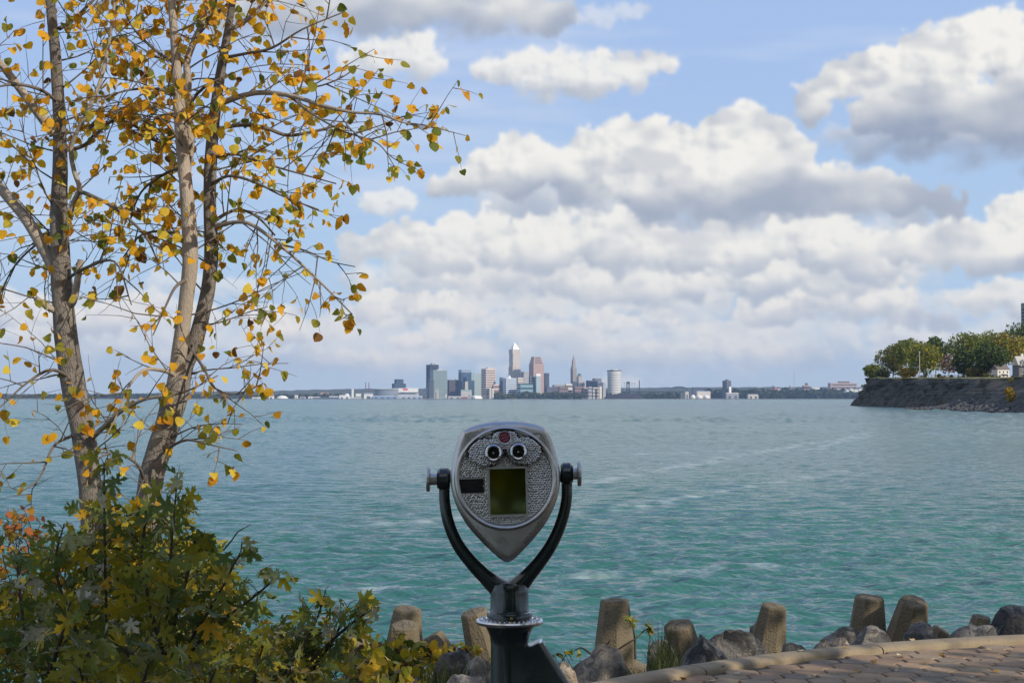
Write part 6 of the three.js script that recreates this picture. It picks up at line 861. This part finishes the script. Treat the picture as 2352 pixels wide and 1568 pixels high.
  for (const [i, a, b] of [[0, 328, 386], [1, 394, 472], [2, 478, 552]]) { const D = 8350, w = (z4x(b) - z4x(a)) / 2 * D / FPX, p = at((z4x(a) + z4x(b)) / 2, 912, D), g = thing('storage_dome', ['left', 'middle', 'right'][i] + ' of the three white storage domes on the shore', 'dome', [p.x, LAND + 6, p.z], 0, 'storage domes'), s = new THREE.SphereGeometry(1, 20, 8, 0, 6.283, 0, 1.57); s.scale(w, 14, w); mesh('shell', s, white, g); mesh('ring_wall', new THREE.CylinderGeometry(w, w, 8, 20).translate(0, -4, 0), cream, g); }
  tower('long_hospital', 'long pink hospital block on the rise at the right', z4x(1940), z4x(2292), z4y(238), 9000, wall(0.42, 0.32, 0.30), { share: 0.06, turn: 0.3, bands: 5, bandH: 0.35, plant: 9, plantMat: brown }); tower('brick_school', 'square brick building with a roof turret above the right shore', z4x(1640), z4x(1736), z4y(268), 8900, wall(0.34, 0.24, 0.19), { share: 0.15, bands: 3, plant: 14, plantMat: brown });
  tower('brick_works', 'brick-red works building among the trees at the right', z4x(1308), z4x(1346), z4y(285), 8950, wall(0.36, 0.15, 0.12), { share: 0.2 }); shed('low_hall', 'pale orange shed by the short smokestack', z4x(1345), z4x(1512), z4y(312), 8800, wall(0.62, 0.46, 0.36), wall(0.6, 0.5, 0.42), 4); shed('low_hall', 'dark low office on the ridge right of the arch bridge', z4x(350), z4x(540), z4y(290), 9400, slate, slate, 2); shed('low_hall', 'pale roofs right of the radio mast', z4x(1750), z4x(1842), z4y(290), 8800, white, wall(0.6, 0.6, 0.58), 3);
  shed('low_hall', 'small cream pavilion on the shore below the wood', z4x(1000), z4x(1118), z4y(372), 8360, cream, cream, 2);
  [[2150, 2185, 318], [2195, 2235, 306], [2245, 2290, 316], [2296, 2335, 308]].forEach(([a, b, y], i) => shed('white_house', ['leftmost', 'second', 'third', 'rightmost'][i] + ' of the white houses beside the bluff tip on the far shore', z4x(a), z4x(b), z4y(y), 8600, white, grey, 5));
  // left shore
  const leftS = [[430, 650, 352, 'long white moored ferry-like hall at the far left shore', 3], [688, 762, 325, 'white gabled boathouse left of the white arched dome', 12], [1095, 1138, 318, 'small white tower house right of the arched dome', 3], [1175, 1262, 338, 'grey flat-roofed pier building', 2], [1305, 1372, 340, 'pale pier building right of the grey one', 3], [1385, 1490, 345, 'dark pier shed left of the dark blue one', 3], [1500, 1625, 345, 'dark blue pier shed beside the white works', 2], [1630, 1792, 338, 'blue and white pier shed left of the museum', 4], [1792, 1956, 325, 'white terraced hall at the foot of the museum', 5]];
  leftS.forEach(([a, b, y, l, rise], i) => shed('pier_building', l, z5x(a), z5x(b), z5y(y), 8340, [white, white, white, grey, white, slate, slate, slate, white][i], [white, wall(0.35, 0.2, 0.15), white, grey, white, white, slate, white, white][i], rise));
  { const D = 8345, w = (z5x(985) - z5x(805)) / 2 * D / FPX, p = at(z5x(895), 917, D), g = thing('white_dome_hall', 'white low domed hall on the shore left of the museum', 'building', [p.x, LAND, p.z]), s = new THREE.SphereGeometry(1, 28, 8, 0, 6.283, 0, 1.57); s.scale(w, 16, w * 0.7); mesh('shell', s, white, g); mesh('base', new THREE.CylinderGeometry(w * 1.1, w * 1.1, 4, 20).translate(0, 1, 0), wall(0.5, 0.48, 0.45), g); }
  { const D = 8345, px = D / FPX, p = at(z5x(1990), 917, D), g = thing('museum', 'white angular museum with a tall slab tower by the water', 'museum', [p.x, LAND, p.z]), yy = (v) => EYE + (HY - z5y(v)) * px - LAND, X = (v) => (z5x(v) - z5x(1990)) * px; mesh('slab_tower', box(X(2015) - X(1985), yy(215), 12, (X(2015) + X(1985)) / 2, yy(215) / 2, 0), white, g); mesh('glass_tent', (() => { const c = new THREE.ConeGeometry(26, yy(255), 4); c.rotateY(0.7); c.translate(X(1955), yy(255) / 2, -12); return c; })(), glass(0.2, 0.26, 0.34), g); mesh('drum', new THREE.CylinderGeometry(10, 8, yy(280) * 0.5, 20).translate(X(1908), yy(290) * 0.75, 0), white, g); mesh('wing', box(X(2130) - X(2050), yy(285) * 0.55, 16, X(2090), yy(285) * 0.7, 0), white, g); mesh('wing_post', box(6, yy(300), 6, X(2075), yy(300) / 2, 0), grey, g); mesh('base', box(X(2140) - X(1890), 8, 30, (X(2140) + X(1890)) / 2, 4, 0), wall(0.5, 0.5, 0.5), g); }
  shed('low_hall', 'white plant building under the pair of smokestacks', zx(20), zx(138), zy(790), 8360, white, grey, 6); shed('low_hall', 'red brick block on the slope left of the museum', z5x(1500), z5x(1620), z5y(268), 9200, wall(0.5, 0.35, 0.27), brown, 3);
  // harbour wall, coal pile, shore trees
  { const g = thing('harbour_wall', 'low dark stone harbour wall along the whole far shore', 'wall', [0, WATER, -(SHORE - 60)]); mesh('coping', box(5200, 1.2, 4, 0, 2.2, 0), wall(0.4, 0.38, 0.34), g); mesh('wall', box(5200, 2.6, 3, 0, 0.6, 0), wall(0.08, 0.08, 0.08), g); }
  { const D = 8345, px = D / FPX, p = at(z3(1660), 916, D), g = new THREE.SphereGeometry(1, 40, 14, 0, 6.283, 0, 1.57), q = g.attributes.position; for (let i = 0; i < q.count; i++) { const n = 1 + 0.25 * noise2(q.getX(i) * 4, q.getZ(i) * 4); q.setY(i, q.getY(i) * n); } g.scale((z3(1930) - z3(1390)) / 2 * px, (zy(855) - zy(785)) * px, 40); g.computeVertexNormals(); const m = mesh('coal_pile', g, wall(0.028, 0.022, 0.026)); m.position.set(p.x, LAND - 1, p.z); tag(m, 'long dark heap of coal or ore on the dock right of downtown', 'heap'); }
  const fol = [leafMat(0.085, 0.10, 0.03, 0.2), leafMat(0.15, 0.14, 0.03, 0.2), leafMat(0.05, 0.07, 0.03, 0.2)];
  const wood = (name, label, x0, x1, y0, y1, D, n, seed, size, mats) => { const r = rng(seed), b = [], px = D / FPX; for (let x = x0; x < x1; x += 4) { const h = (y1 - y0) * px * (0.7 + 0.5 * fbm2(x * 0.07, seed, 3) + 0.2 * r()); b.push([(x - (x0 + x1) / 2) * px, h * 0.45, (r() - 0.5) * 80, h * 0.58, 1]); } const p = at((x0 + x1) / 2, y1, D), g = new THREE.Group(); g.name = numbered(name); g.position.copy(p); scene.add(g); g.userData.kind = 'stuff'; tag(g, label, 'trees'); mats.forEach((m, i) => mesh('foliage', crownGeo(seed + i, b, Math.ceil(n / mats.length), size), m, g)); };
  wood('shore_wood', 'olive trees massed on the far shore below the tallest tower', z3(-50), z3(215), zy(768), 916, 8330, 2600, 1, 5, [fol[0], fol[1]]); wood('shore_wood', 'autumn trees massed along the far shore below the stepped tower', z3(300), z3(1112), zy(764), 916, 8330, 6500, 2, 5, [fol[0], fol[1], fol[2]]);
  wood('shore_wood', 'dark wood along the far shore at the right', z4x(545), z4x(2400), z4y(305), 915.5, 8700, 12000, 3, 8, [fol[2], fol[0]]); wood('shore_wood', 'greener trees at the water on the far right shore', z4x(1130), z4x(2400), z4y(335), 916.5, 8400, 7000, 4, 6, [fol[2], fol[0]]); wood('shore_wood', 'scattered trees on the far left shore', 300, z5x(1900), z5y(295), 915, 8800, 5200, 5, 7, [fol[0], fol[1], fol[2]]); wood('shore_wood', 'trees behind the dock below the white ribbed tower', z3(1400), z3(2400), zy(770), 915.5, 8500, 4000, 6, 6, [fol[2], fol[0]]); wood('shore_wood', 'hazy trees along the shore behind the cottonwoods', -200, 320, 905, 916.5, 9000, 4000, 7, 8, [fol[0], fol[2]]);
}

renderer.render(scene, camera);
